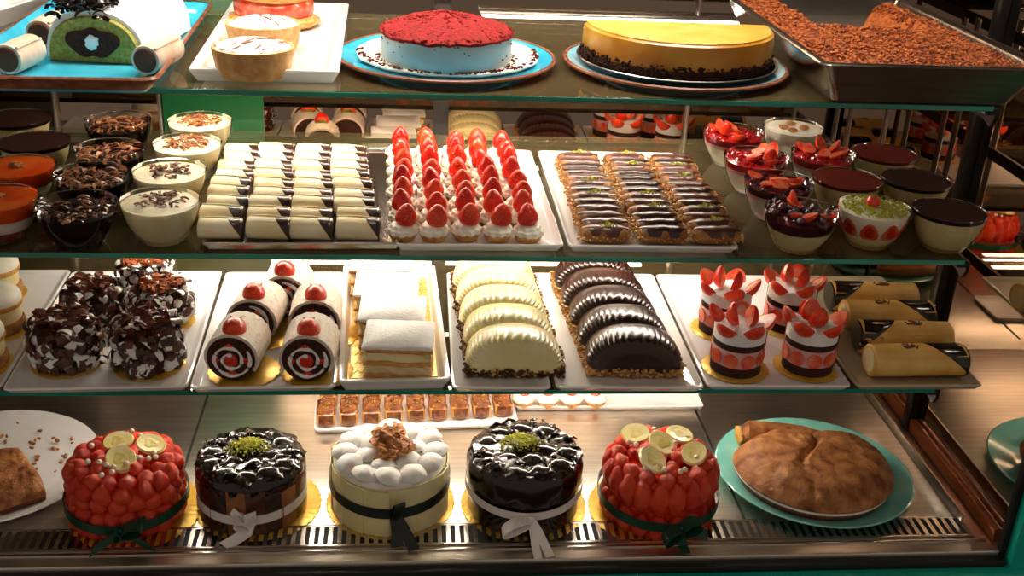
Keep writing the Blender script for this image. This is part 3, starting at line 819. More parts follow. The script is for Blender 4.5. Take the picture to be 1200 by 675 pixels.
# ---- tray of eclairs
tray('serving_tray', 'white tray holding three columns of chocolate eclairs', 'tray', .322, 1.520, .226, .40, MID, rz=.0, h=.010, rim=.004, flare=.006)
def build_eclair(v):
    t = thing('chocolate_eclair', 'eclair', 'pastry'); r = random.Random(20 + v)
    b = MB(); L = .066
    def ring(x, s, z0=0, top=1.0): return [(x, .0140*s*math.cos(2*PI*i/18), max(.0, .011 + .011*s*top*math.sin(2*PI*i/18)) + z0) for i in range(18)]
    b.loft([ring(-L/2, .35), ring(-L/2 + .003, .8), ring(-L/2 + .01, 1), ring(0, 1.03), ring(L/2 - .01, 1), ring(L/2 - .003, .8), ring(L/2, .35)]); b.build('choux_bun', M['choux_dark'], t)
    b = MB(); rings = []
    for k in range(15):
        x = -L/2 + .002 + (L - .004)*k/14; e = min(1, .45 + 1.4*min(k, 14 - k)/14*2.2)
        w = (.0142 + .0012*math.sin(k*1.3 + v))*e; h = .0058 + .0014*noise.noise(Vector((k*.6, v*3.3, 0)))
        cz = .0178 - (1 - e)*.006; cy = .0012*math.sin(k*.8 + v*2)
        rings.append([(x, cy + w*math.cos(2*PI*i/14), cz - (.004*abs(math.cos(2*PI*i/14))**3) + h*math.sin(2*PI*i/14)) for i in range(14)])
    b.loft(rings); b.build('chocolate_glaze', M['choc_brown' if v != 1 else 'choc'], t)
    b = MB(); pts = [(r.choice([-1, 1])*(L/2 - r.uniform(-.003, .004)), r.uniform(-.011, .011), r.uniform(.004, .017)) for k in range(30)] + [(-L/2 + L*k/15, -.0135, .009 + r.uniform(-.003, .004)) for k in range(16)]
    b.chips(pts, .0022, r); b.build('nut_crumbs', M['nuts'], t)
    if v == 2:
        b = MB(); b.chips([(r.gauss(.002, .007), r.gauss(0, .004), .0246 + r.uniform(0, .001)) for k in range(60)], .0012, r); b.build('pistachio_crumbs', M['pistachio'], t)
    return t
ec = [Proto(build_eclair(v)) for v in range(3)]
xf = [at(p, 278, MID).x for p in (705, 768, 829)]
xb = [at(p, 182, MID).x for p in (669, 722, 771)]
for c in range(3):
    for k in range(13):
        y = 1.346 + .0258*k; f = k/12
        row = 'front row' if k == 0 else 'back row' if k == 12 else ORD[k] + ' row from the front'
        v = 2 if (k*5 + c*3) % 7 in (0, 4) else r.randrange(2)
        nm = 'chocolate eclair with pistachio crumbs' if v == 2 else 'glossy chocolate eclair with nut ends'
        ec[v].put((xf[c] + (xb[c] - xf[c])*f + r.uniform(-.002, .002), y, MID + .0052), r.uniform(-.07, .07) - .03, '%s, %s, %s' % (nm, ['left column', 'middle column', 'right column'][c], row), 'chocolate eclairs on the middle shelf')

# ================================================================== LOWER SHELF
LT = LOW + .0052       # top of a tray's floor
tray('serving_tray', 'white tray under the sugared sandwich cakes at far left', 'tray', -.645, 1.4875, .235, .375, LOW, rz=.03, h=.009, rim=.006, flare=.006)
tray('serving_tray', 'white tray under the chocolate shaving cakes', 'tray', -.408, 1.4875, .234, .375, LOW, rz=.03, h=.009, rim=.006, flare=.006)
tray('serving_tray', 'white tray under the strawberry swiss rolls', 'tray', -.192, 1.4875, .190, .375, LOW, rz=.02, h=.009, rim=.006, flare=.006)
p = at(466, 446, LOW)
tray('serving_tray', 'white tray with gold paper under the sugared millefeuille', 'tray', -.022, 1.495, .150, .385, LOW, rz=.035, h=.018, rim=.008, flare=.008)
tray('serving_tray', 'white tray under the ivory ribbed domes', 'tray', .130, 1.4875, .134, .38, LOW, rz=-.01, h=.009, rim=.006, flare=.006)
tray('serving_tray', 'white tray under the dark chocolate ribbed domes', 'tray', .306, 1.4875, .205, .38, LOW, rz=-.01, h=.009, rim=.006, flare=.006)
tray('serving_tray', 'white tray under the layered strawberry cups', 'tray', .515, 1.4875, .205, .375, LOW, rz=-.01, h=.009, rim=.006, flare=.006)
tray('serving_tray', 'tray with shade in its grey colour under the golden crepe rolls at right end', 'tray', .715, 1.4875, .185, .375, LOW, rz=.0, h=.009, rim=.006, flare=.006, m='tray_shaded')

# ---- sugared sandwich cakes
def build_alfajor():
    t = thing('sandwich_cake', 'cake', 'cake')
    b = MB(); b.lathe([(0, 0), (.034, 0), (.038, .004), (.038, .014), (.036, .017), (0, .018)], 44); b.build('sponge_base', M['crust'], t)
    b = MB(); b.lathe([(0, .017), (.034, .017), (.0352, .022), (.0352, .034), (.034, .037), (0, .037)], 44); b.build('cream_filling', M['custard'], t)
    b = MB(); b.lathe([(.0, .0362), (.036, .0364), (.0385, .040), (.0385, .044), (.036, .046), (0, .046)], 44); b.build('sponge_lid', M['sponge'], t)
    b = MB(); b.lathe([(.0375, .0450), (.0375, .050), (.035, .056), (.028, .061), (.015, .064), (0, .065)], 44); b.lathe([(0, .0445), (.0375, .0450)], 44); b.build('icing_sugar', M['cream'], t)
    return t
P = Proto(build_alfajor())
for px, py, lb in ((-4, 345, 'cream topped sandwich cake, rear one at the left edge'), (-2, 386, 'cream topped sandwich cake, middle one at the left edge'), (-24, 428, 'cream topped sandwich cake, front one cut by the left edge')):
    q = at(px, py, LT)
    board('gold scalloped board under the ' + lb.split(', ')[1].replace('one ', 'sandwich cake '), q.x, q.y, LT, .043, 'gold boards on the lower shelf', 24)
    P.put((q.x, q.y, LT + .0023), 0, lb, 'cream topped sandwich cakes')

# ---- chocolate shaving cakes
def build_shave(v):
    t = thing('shaving_cake', 'cake', 'cake'); r = random.Random(40 + v)
    b = MB(); b.lathe([(0, 0), (.036, 0), (.040, .006), (.040, .050), (.033, .062), (0, .064)], 40); b.build('sponge_core', M['sponge_dark'], t)
    def pt(a, s):
        # s 0..1 up the side, 1..2 over the top
        if s < 1: return Vector((.0415*math.cos(a), .0415*math.sin(a), .006 + .050*s)), Vector((math.cos(a), math.sin(a), .15))
        q = .040*(2 - s); return Vector((q*math.cos(a), q*math.sin(a), .060 + .006*(s-1))), Vector((math.cos(a)*.2, math.sin(a)*.2, 1))
    b = MB()
    for k in range(48):
        p, nn = pt(r.uniform(0, 6.3), r.uniform(0, 1.5)); b.blob(p*.93, (.0085*r.uniform(.7, 1.3),)*3, .35, 3, 2, seed=k)
    b.build('cream_coat', M['white_cream'], t)
    b = MB()
    for k in range(150):
        p, nn = pt(r.uniform(0, 6.3), r.uniform(0, 1.75))
        q = nn.to_track_quat('Z', 'Y').to_matrix() @ Matrix.Rotation(r.uniform(0, 6.3), 3, 'Z') @ Matrix.Rotation(r.uniform(-.7, .7), 3, 'Y')
        LL, ww, bd = r.uniform(.015, .026), r.uniform(.010, .018), r.uniform(1.2, 2.6); pp = p + nn.normalized()*r.uniform(.002, .008)
        b.curl(pp, LL, ww, r, bend=bd, q=q, mi=[0, 0, 1] if v == 0 else [0, 0, 1], t=.0012)
        if r.random() < (.5 if v == 0 else .8): b.curl(pp + Vector((r.uniform(-.004, .004), r.uniform(-.004, .004), r.uniform(-.004, .004))), LL*.9, ww*.75, r, bend=bd, q=q @ Matrix.Rotation(r.uniform(-.8, .8), 3, 'X') @ Matrix.Rotation(r.uniform(0, 3), 3, 'Z'), mi=2, t=.0014)
    b.build('chocolate_shavings', [M['choc_brown'], M['choc'], M['white_cream']], t)
    b = MB()
    for k in range(60 if v == 0 else 110):
        q = .032*math.sqrt(r.random()); a = r.uniform(0, 6.3)
        b.curl((q*math.cos(a), q*math.sin(a), .071 + r.uniform(0, .004)), r.uniform(.012, .02), r.uniform(.006, .011), r, bend=.9, t=.001)
    b.build('cocoa_topping', M['cocoa'] if v else M['choc_milk'], t)
    return t
sv = [Proto(build_shave(0)), Proto(build_shave(1))]
for i, (px, py, v, lb, s) in enumerate((
    (80, 424, 0, 'chocolate shaving cake, front left one on its tray, dark curls', (1, 1, .95)), (175, 427, 0, 'chocolate shaving cake, front right one on its tray, dark curls', (1, 1, .98)),
    (192, 377, 1, 'cocoa dusted shaving cake, middle right one on its tray', (.93, .93, .85)), (112, 379, 0, 'chocolate shaving cake, rear left one with pale curls', (.9, .9, .9)),
    (171, 346, 1, 'cocoa dusted shaving cake, rearmost on its tray', (.85, .85, .82)))):
    q = at(px, py, LT)
    board('gold board under the ' + lb.split(',')[0] + ['', ' at front right', ' at middle right', ' at rear left', ' at the back'][i] + (' at front left' if i == 0 else ''), q.x, q.y, LT, .047*s[0], 'gold boards on the lower shelf', 28)
    sv[v].put((q.x, q.y, LT + .0023), i*1.9, lb, 'chocolate shaving cakes', s)

# ---- swiss rolls
def build_roll(v):
    t = thing('swiss_roll', 'roll', 'cake'); r = random.Random(60 + v); Rr = .0345; L = .078
    def circ(rad, y, n=40): return [(rad*math.cos(2*PI*i/n)*1.04, y, max(.0, Rr + rad*math.sin(2*PI*i/n))) for i in range(n)]
    b = MB(); b.loft([circ(.0325, 0), circ(.0330, .002), circ(.0330, L - .002), circ(.032, L)]); b.build('chocolate_sponge', M['sponge_dark'], t)
    b = MB(); n = 40; rings = []
    for y in [0.004 + (L - .006)*k/10 for k in range(11)]:
        o = []; i_ = []
        for i in range(n + 1):
            u = -.55 + (PI + 1.1)*i/n
            w = 1 + .02*noise.noise(Vector((u*6, y*120, v*3))) + .012*math.sin(u*18)
            o.append((.0372*w*math.cos(u)*1.04, y, max(.001, Rr + .0372*w*math.sin(u)))); i_.append((.0328*math.cos(u)*1.04, y, max(.001, Rr + .0328*math.sin(u))))
        rings.append(o + i_[::-1])
    b.loft(rings); b.build('cream_coat', mat_coat, t)
    b = MB(); pts = []
    for k in range(70):
        s = k/69; a = s*2*PI*1.9 + 1.2 + v; q = .007 + .0215*s; pts.append((q*math.cos(a)*1.03, -.0006, Rr + q*math.sin(a)))
    b.tube(pts, [.0023 + .0009*math.sin(k*.7) for k in range(70)], 7); b.build('cream_spiral', M['white_cream'], t)
    b = MB(); b.blob((0, -.0005, Rr), (.0105, .0024, .0105), .12, 3, 3)
    for k in range(4):
        a = k*1.6 + v; b.blob((.021*math.cos(a), -.0002, Rr + .021*math.sin(a)), (.006, .002, .0045), .3, 4, 2, seed=k)
    b.build('strawberry_filling', M['berry_flesh'] if v else M['berry'], t)
    b = MB(); add_berry(b, TR(0.001, .026, Rr + .0350, .2 - .4*v, .95 - .15*v, 0) @ Matrix.Translation((0, 0, -.006)), .0168, .031, 22); o = b.build('strawberry', M['berry_bright'], t)
    b = MB(); calyx(b, TR(.0, .033, Rr + .0365, 0, .95 - .15*v + PI), .016); b.build('leaf_crown', M['leaf'], o)
    return t
mat_coat = mat('roll_cream', '#EFE2D2', '#C9AE98', rough=.6, scale=130, detail=5, bump=.6, lo=.52, hi=.75)
sw = [Proto(build_roll(0)), Proto(build_roll(1))]
for i, (px, py, v, lb) in enumerate(((274, 441, 0, 'front left swiss roll with a strawberry on its cream back'), (361, 442, 0, 'front right swiss roll with a strawberry on its cream back'),
        (297, 398, 1, 'rear left swiss roll with a strawberry, behind the front left one'), (370, 399, 0, 'rear right swiss roll with a strawberry, behind the front right one'), (334, 369, 1, 'rearmost swiss roll with pale strawberry filling in the middle'))):
    q = at(px, py, LT)
    board('gold scalloped board under the ' + ['front left', 'front right', 'rear left', 'rear right', 'rearmost'][i] + ' swiss roll', q.x + .012, q.y + .014, LT, .047, 'gold boards on the lower shelf', 18, amp=.05)
    sw[v].put((q.x, q.y - .018, LT + .0024), [-.12, -.05, -.14, .0, -.06][i], lb, 'strawberry swiss rolls', (.94, 1, .94))

# ---- millefeuille on gold paper
b = MB(); b.box((0, 0, .0005), (.118, .325, .001)); o = b.build('gold_paper', M['gold_paper']); o.location = (-.022, 1.495, LOW + .0048); o.rotation_euler = (0, 0, .035); tag(o, 'gold patterned paper lining the millefeuille tray', 'paper')
b = MB()
for k in range(12):
    b.tube([(-.054 + .014*((k//2) % 1), -.15 + .026*k, .0012), (-.050, -.142 + .026*k, .0012), (-.046, -.15 + .026*k, .0012), (-.040, -.14 + .026*k, .0012)], .0007, 4)
    b.tube([(.050, -.15 + .026*k, .0012), (.046, -.142 + .026*k, .0012), (.043, -.15 + .026*k, .0012)], .0007, 4)
b.build('embossed_pattern', M['gold'], o)
def build_mille(v):
    t = thing('millefeuille', 'cake', 'cake'); r = random.Random(80 + v)
    w, d = .093, .0828
    def slab(z0, z1, ins, amp, seed):
        rings = []
        for z, e in ((z0, .0015), (z0 + .001, 0), (z1 - .001, 0), (z1, .0015)):
            ring = []
            for x, y, _ in rrect(-w/2 + ins + e, w/2 - ins - e, -d/2 + ins + e, d/2 - ins - e, .002, 0, 3):
                ring.append((x, y, z))
            # subdivide for wobble
            out = []
            for i in range(len(ring)):
                p, q = Vector(ring[i]), Vector(ring[(i+1) % len(ring)])
                m = max(1, int((q - p).length/.006))
                for k in range(m): out.append(p.lerp(q, k/m))
            rings.append([tuple(p + Vector((noise.noise(p*90 + Vector((seed, 0, 0))), noise.noise(p*90 + Vector((0, seed, 9))), .4*noise.noise(p*70 + Vector((5, seed, 0)))))*amp) for p in out])
        b.loft(rings)
    b = MB(); slab(0, .006, 0, .002, 1); slab(.017, .023, 0, .002, 2); slab(.034, .039, -.0005, .002, 3); b.build('puff_pastry', M['puff'], t)
    b = MB(); slab(.006, .017, .002, .0035, 4); b.build('cream_layer', M['custard'], t)
    b = MB(); slab(.023, .034, .002, .0035, 5); b.build('custard_layer', M['ivory_choc'], t)
    b = MB(); slab(.0388, .0425, -.0012, .001, 6); b.build('icing_sugar', M['sugar'], t)
    return t
P = Proto(build_mille(0))
for k in range(4):
    lb = 'sugar dusted millefeuille slice, ' + ['front of its row', 'second from the front', 'third from the front', 'rearmost and topmost of its row'][k]
    y = 1.366 + .0835*k; q = at(471 - 0, 443, LT)
    P.put((q.x - .004 - .010*k, y, LT + .0012 + (.003 if k == 3 else 0)), [-.06, -.04, -.03, -.05][k], lb, 'millefeuille slices on gold paper', (1, 1, 1.15))

# ---- ribbed domes
def build_dome(m, nuts, v):
    t = thing('ribbed_mousse_dome', 'dome', 'cake'); r = random.Random(90 + v)
    A, H, W, Nr = .067, .050, .062, 24; n = 204
    prof = [(.05, -.485, 0), (.55, -.5, 0), (.80, -.495, 0), (.88, -.47, .3), (.93, -.43, 1), (.975, -.35, 1), (.998, -.24, 1), (1.0, -.1, .6), (1.0, .15, .2), (.97, .38, 0), (.9, .48, 0), (.5, .5, 0)]
    b = MB(); rings = []
    for k, y, rb in prof:
        ring = []
        for i in range(n + 1):
            u = PI*i/n; q = k*(1 + rb*.026*math.sin(u*Nr*2 + y*14))
            c, s = math.cos(u), math.sin(u)
            ring.append((A*q*math.copysign(abs(c)**.8, c), y*W, .008 + H*q*s**.86 if s > 1e-6 else .008))
        rings.append(ring)
    b.loft(rings); b.build('glazed_dome', M[m], t)
    b = MB(); b.box((0, 0, .0045), (.132, .056, .009), .003); b.build('sponge_base', M['sponge_dark' if nuts == 'nuts_dark' else 'sponge'], t)
    b = MB(); pts = []
    for k in range(300):
        q = r.random()
        if q < .6: pts.append((r.uniform(-.068, .068), -.030 + r.uniform(-.003, .002), r.uniform(.002, .013)))
        else: pts.append((r.choice([-1, 1])*.067 + r.uniform(-.002, .003), r.uniform(-.03, .03), r.uniform(.002, .018)))
    b.chips(pts, .0032, r, mi=[0, 0, 0, 1]); b.build('chopped_nuts', [M[nuts], M['nuts' if nuts == 'nuts_dark' else 'walnut']], t)
    return t
for m, nuts, px, side, mm in (('ivory_choc', 'nuts_dark', (603, 441), 'ivory', 'ivory'), ('choc', 'nuts', (745, 444), 'dark', 'dark chocolate')):
    P = Proto(build_dome(m, nuts, 0 if side == 'ivory' else 1)); q = at(px[0], px[1], LT)
    for k in range(5):
        lb = '%s ribbed mousse dome with nut edge, %s' % (mm, ['front of its row', 'second from the front', 'third from the front', 'fourth from the front', 'rearmost of its row'][k])
        y = 1.362 + .0655*k
        P.put((q.x + (.0 - .0025*k if side == 'ivory' else -.0035*k), y, LT), -.03, lb, '%s ribbed mousse domes' % mm, (1 if k == 0 else .98, 1, 1.0))

# ---- layered strawberry cups
def build_scup(v):
    t = thing('strawberry_trifle', 'trifle', 'dessert'); r = random.Random(110 + v); Rr = .0375
    def cyl(nm, m, z0, z1, ins=.0015, wob=0):
        b = MB(); b.lathe([(0, z0), (Rr-ins, z0), (Rr-ins, z0 + (z1-z0)*.5), (Rr-ins, z1), (0, z1)], 48)
        if wob:
            b.v = [(x, y, z + (wob*noise.noise(Vector((x*90, y*90, v))) if abs(z-z1) < 1e-5 or z > z1 - .0001 else 0)) for x, y, z in b.v]
        b.build(nm, M[m], t)
    cyl('chocolate_base', 'sponge_dark', 0, .014)
    cyl('cream_layer', 'pink_cream', .014, .042, .003)
    b = MB()
    for k in range(9):
        a = 2*PI*k/9 + v; s = b.M; b.M = TR((Rr-.0020)*math.cos(a), (Rr-.0020)*math.sin(a), .0145, a + PI/2)
        b.loft([[(.0110*w*math.cos(u), .0006 + .0012*w*abs(math.cos(u))**2 * 0, .0115 + .0115*w*math.sin(u)*(1.0 if math.sin(u) > 0 else .9)) for u in [2*PI*i/18 for i in range(18)]] for w in (1,)] + [[(.0108*math.cos(u), -.0012, .0115 + .0113*math.sin(u)) for u in [2*PI*i/18 for i in range(18)]]])
        b.M = s
    b.build('strawberry_slices', M['berry_flesh'], t)
    cyl('chocolate_layer', 'sponge_dark', .042, .052, .0015, .004)
    cyl('whipped_cream', 'white_cream', .052, .072, .0012, .006)
    b = MB(); b.lathe([(Rr, 0), (Rr, .074), (Rr - .0006, .074), (Rr - .0006, .0)], 48); b.build('clear_collar', M['acetate'], t)
    for i in range(7):
        a = v*.6 + 2*PI*i/5 if i < 5 else v + PI*i
        q = .024 if i < 5 else .007
        b = MB(); add_half(b, TR(q*math.cos(a), q*math.sin(a), .068 if i < 5 else .074, a - PI/2, (-.62 - .3*r.random()) if i < 5 else -.2, .2*r.uniform(-1, 1)), .0150*r.uniform(.95, 1.1), .032*r.uniform(.9, 1.1), 0, 1, 2)
        b.build('strawberry_half', [M['berry_bright'], M['berry_flesh'], M['berry_pale'] if i % 2 else M['berry_flesh']], t)
    return t
sc_ = [Proto(build_scup(0)), Proto(build_scup(1))]
for i, (px, py, lb, v) in enumerate(((861, 431, 'front left', 0), (945, 430, 'front right', 1), (846, 386, 'rear left', 1), (922, 382, 'rear right', 0))):
    q = at(px, py, LT)
    board('gold scalloped board under the %s strawberry trifle' % lb, q.x, q.y, LT, .046, 'gold boards on the lower shelf', 22, amp=.05)
    sc_[v].put((q.x, q.y, LT + .0024), i*.8, '%s layered trifle in clear collar with strawberry halves on top' % lb, 'strawberry trifles on gold boards', (1.0, 1.0, .94))

# ---- golden crepe rolls
def build_crepe(side, nuts, L=.138):
    t = thing('crepe_roll', 'roll', 'pastry'); r = random.Random(130 + side)
    b = MB(); finger(b, L, .026, .045, 30)
    b.tube([(-L/2 + .003, -.020, .036), (0, -.021, .034), (L/2 - .004, -.019, .037)], .0016, 6)
    b.build('crepe_wrap', M['crepe_roll'], t)
    b = MB(); finger(b, L, .026, .045, 30, x0=lambda y, z: L/2 - .060*max(.03, min(1.2, .50 + .30*y + .50*z)), k=1.035, tz=-.0002)
    if side < 0: b.v = [(-x, y, z) for x, y, z in b.v]
    b.build('chocolate_dip', M['choc_dark'], t)
    b = MB()
    for k in range(9): b.tube([(side*-.012 + r.uniform(-.014, .014), r.uniform(-.008, .006), .0452), (side*-.012 + r.uniform(-.014, .014), r.uniform(-.008, .006), .0456)], .0012, 5)
    b.build('sauce_drizzle', M['caramel'], t)
    b = MB(); b.M = TR(-side*(L/2 - .0005), 0, .0225, ry=PI/2); b.lathe([(0, -.0014), (.0165, -.0014), (.018, 0), (.0165, .0014), (0, .0014)], 24); b.build('cream_filling', M['custard'], t)
    if nuts:
        b = MB(); b.chips([(side*(L/2 - r.uniform(0, .03)), -.024 + r.uniform(-.003, .006), r.uniform(.004, .03)) for k in range(40)], .004, r); b.build('chopped_nuts', M['nuts'], t)
    return t
for px, py, side, nuts, rz, lb in ((1071, 424, 1, False, .02, 'front golden crepe roll with chocolate dip on its right end'), (1056, 396, -1, True, -.05, 'second golden crepe roll from the front, chocolate dip and nuts at left'),
        (1038, 371, 1, False, -.03, 'third golden crepe roll from the front, chocolate on its right'), (1020, 349, -1, False, -.04, 'rearmost golden crepe roll with chocolate dip on its left end')):
    q = at(px, py + 5, LT + .012); o = build_crepe(side, nuts); place(o, (q.x, q.y, LT), rz, lb, 'golden crepe rolls')

# ================================================================== DECK
# ---- ribbon and bow helper
def band(b, R, zf, w, n=96, t=.0012, mi=0):
    rings = []
    for i in range(n):
        a = 2*PI*i/n; z = zf(a); c, s = math.cos(a), math.sin(a)
        rings.append([((R)*c, (R)*s, z - w/2), ((R + t)*c, (R + t)*s, z - w/2), ((R + t)*c, (R + t)*s, z + w/2), (R*c, R*s, z + w/2)])
    rings.append(rings[0]); b.loft(rings, cap0=False, cap1=False)
def loop(b, base, d, L, hgt, wv, t=.0012):
    pts = []
    for k in range(13):
        u = 2*PI*k/12; f = (1 - math.cos(u))/2
        pts.append(Vector(base) + Vector(d)*L*f + Vector((0, -.004 - .010*f*abs(math.sin(u/2)), math.sin(u)*hgt)))
    b.strip(pts, wv, t)

def fruit_cake(label, loc, R, H, seed, bananas, tails, rz=0, chunky=False):
    t = thing('strawberry_cake', label, 'cake', loc, rz); r = random.Random(seed)
    b = MB(); b.lathe([(0, 0), (R - .014, 0), (R - .012, .004), (R - .012, H - .014), (R - .018, H - .008), (0, H - .008)], 60); b.build('glazed_core', M['berry_glaze_b'], t)
    kinds = []
    for v in range(4):
        b = MB(); rr = random.Random(v)
        b.blob((0, 0, 0), (1, .8, 1.5), .22, 1.6, 3, seed=v + 1)
        kinds.append(b)
    def piece(x, y, z, s, rx, rzz, k):
        nm = 'strawberry_piece'
        if k not in proto:
            bb = kinds[k % 4]; o = bb.build(nm, M['berry_glaze' if k < 4 else 'berry_glaze_b'], t); proto[k] = o
        else:
            o = proto[k].copy(); COL.objects.link(o); o.parent = t
        o.location = (x, y, z); o.rotation_euler = (rx, 0, rzz); o.scale = s
    proto = {}
    n = 20
    if chunky:
        for row, (zz, nn_) in enumerate(((.014, 19), (.037, 20), (.060, 19), (.079, 17))):
            for k in range(nn_):
                a = 2*PI*k/nn_ + row*.9 + r.uniform(-.06, .06); piece((R-.011)*math.cos(a), (R-.011)*math.sin(a), zz + r.uniform(-.003, .003), (.0150*r.uniform(.85, 1.1), .0155, .0100*r.uniform(.85, 1.15)), 0, a + PI/2, r.randrange(8))
        n = 0
    for k in range(n):                      # upper side row
        a = 2*PI*k/n + .1; piece((R-.011)*math.cos(a), (R-.011)*math.sin(a), H*.70 + r.uniform(-.002, .002), (.0145, .0155, .0165), -.12*0, a + PI/2, r.randrange(8))
    for k in range(0 if chunky else 18):                      # lower side row
        a = 2*PI*k/18; piece((R-.011)*math.cos(a), (R-.011)*math.sin(a), .020 + r.uniform(-.001, .001), (.0155, .0155, .0135), 0, a + PI/2, r.randrange(8))
    for k in range(15):
        a = 2*PI*k/15; piece((R-.022)*math.cos(a), (R-.022)*math.sin(a), H - .006, (.013, .015, .0085), r.uniform(.6, 1.1), a - PI/2, r.randrange(8))
    for k in range(14 if chunky else 22):
        q = (R - .036)*math.sqrt(r.random()); a = r.uniform(0, 6.3); piece(q*math.cos(a), q*math.sin(a), H - .003 + r.uniform(-.002, .003), (.011, .013, .008), r.uniform(.5, 1.5), r.uniform(0, 6.3), r.randrange(8))
    for i, (x, y, s, tx, ty) in enumerate(bananas):
        b = MB(); b.M = TR(0, 0, 0, 0, tx, ty)
        b.lathe([(0, -.0035), (.92, -.0035), (1, 0), (.92, .0035), (.6, .0030), (.25, .0016), (0, .0014)], 30, rm=lambda a, k: s*(1 + .08*math.cos(2*a + i)))
        o = b.build('banana_slice', M['banana'], t); o.location = (x, y, H + .010)
        b = MB(); b.M = TR(0, 0, 0, 0, tx, ty); b.lathe([(0, .0020), (.22, .0024), (.45, .0029), (.5, .0027)], 14, rm=lambda a, k: s*(1 + .25*math.cos(3*a))); b.build('seed_core', M['banana_core'], o)
    b = MB(); b.blob((0, 0, 0), .0042, 0, 1, 2); pb = None
    for k in range(19):
        q = (R - .026)*math.sqrt(r.uniform(.1, 1)); a = r.uniform(0, 6.3)
        if pb is None: pb = b.build('sugar_pearl', M['pearl'], t); o = pb
        else: o = pb.copy(); COL.objects.link(o); o.parent = t
        o.location = (q*math.cos(a), q*math.sin(a), H + .0075 + .003*r.random() - .004*(q/R)**4)
    b = MB(); zf = lambda a: H*.36 + .004*math.sin(a)
    band(b, R + .0035, zf, .015); rb = b.build('ribbon', M['ribbon_green'], t)
    return t, rb
def bow(rb, R, z, ang, loops, tails, w, m, knot=.006):
    """bow on the band at angle ang: loops (dx, dz, length, height), tails as lists of local (x, out, z)"""
    b = MB(); b.M = TR(R*math.cos(ang), R*math.sin(ang), z, ang + PI/2)
    b.blob((0, -.004, 0), (knot, .0045, knot*1.1), .15, 3, 2)
    for dx, dz, L, hgt in loops:
        loop(b, (0, -.002, 0), (dx, 0, dz), L, hgt, (0, w*.75, .002) if abs(dx) > abs(dz)*.6 else (w*.5, .004, 0))
    for pts, wv in tails:
        b.strip([(x, -o, zz) for x, o, zz in pts], wv)
    b.build('bow', M[m], rb)

G5 = 'ribboned cakes on the bottom deck'
dk = DECK + .0005
# 1 left strawberry cake
c = at(152, 601, 0)
board('gold round board under the left strawberry cake', c.x + .010, c.y + .004, dk, .094, 'gold boards on the bottom deck', 44)
t, rb = fruit_cake('left strawberry cake with three banana slices and dark green ribbon', (c.x, c.y, dk + .0023), .0835, .094, 1,
    [(-.012, .028, .021, .25, -.1), (.036, .020, .021, .2, .15), (.002, -.018, .023, .35, .1)], None, chunky=True)
t['group'] = G5
bow(rb, .088, .030, -PI/2 + .12, [(.9, .35, .034, .008), (-.5, .2, .016, .006)], [([(0, .003, 0), (-.012, .008, -.006), (-.028, .012, -.014), (-.040, .016, -.020)], (.004, 0, .0095)), ([(0, .003, 0), (.014, .006, -.010), (.026, .008, -.018), (.040, .012, -.022)], (-.005, 0, .0085)), ([(.0, .002, .001), (.016, .001, .006), (.034, -.004, .012)], (.0, 0, .008))], .012, 'ribbon_green')
# 5 right strawberry cake
c = at(768, 598, 0)
board('gold round board under the right strawberry cake', c.x - .008, c.y + .004, dk, .094, 'gold boards on the bottom deck', 44)
t, rb = fruit_cake('right strawberry cake with five banana slices and dark green ribbon', (c.x, c.y, dk + .0023), .088, .101, 2,
    [(-.034, .040, .021, .3, -.1), (.034, .036, .020, .2, .1), (.002, .012, .022, .35, .1), (-.022, -.032, .024, .3, .3), (.044, -.016, .021, .3, -.2)], None)
t['group'] = G5
bow(rb, .0925, .032, -PI/2 + .16, [(.8, .5, .030, .010), (-.9, -.25, .034, .008)], [([(0, .003, 0), (.002, .006, -.012), (.004, .008, -.026), (.005, .020, -.031)], (.007, 0, 0)), ([(0, .003, .0), (.020, .008, -.004), (.040, .010, -.010)], (0, .002, .008))], .013, 'ribbon_green')

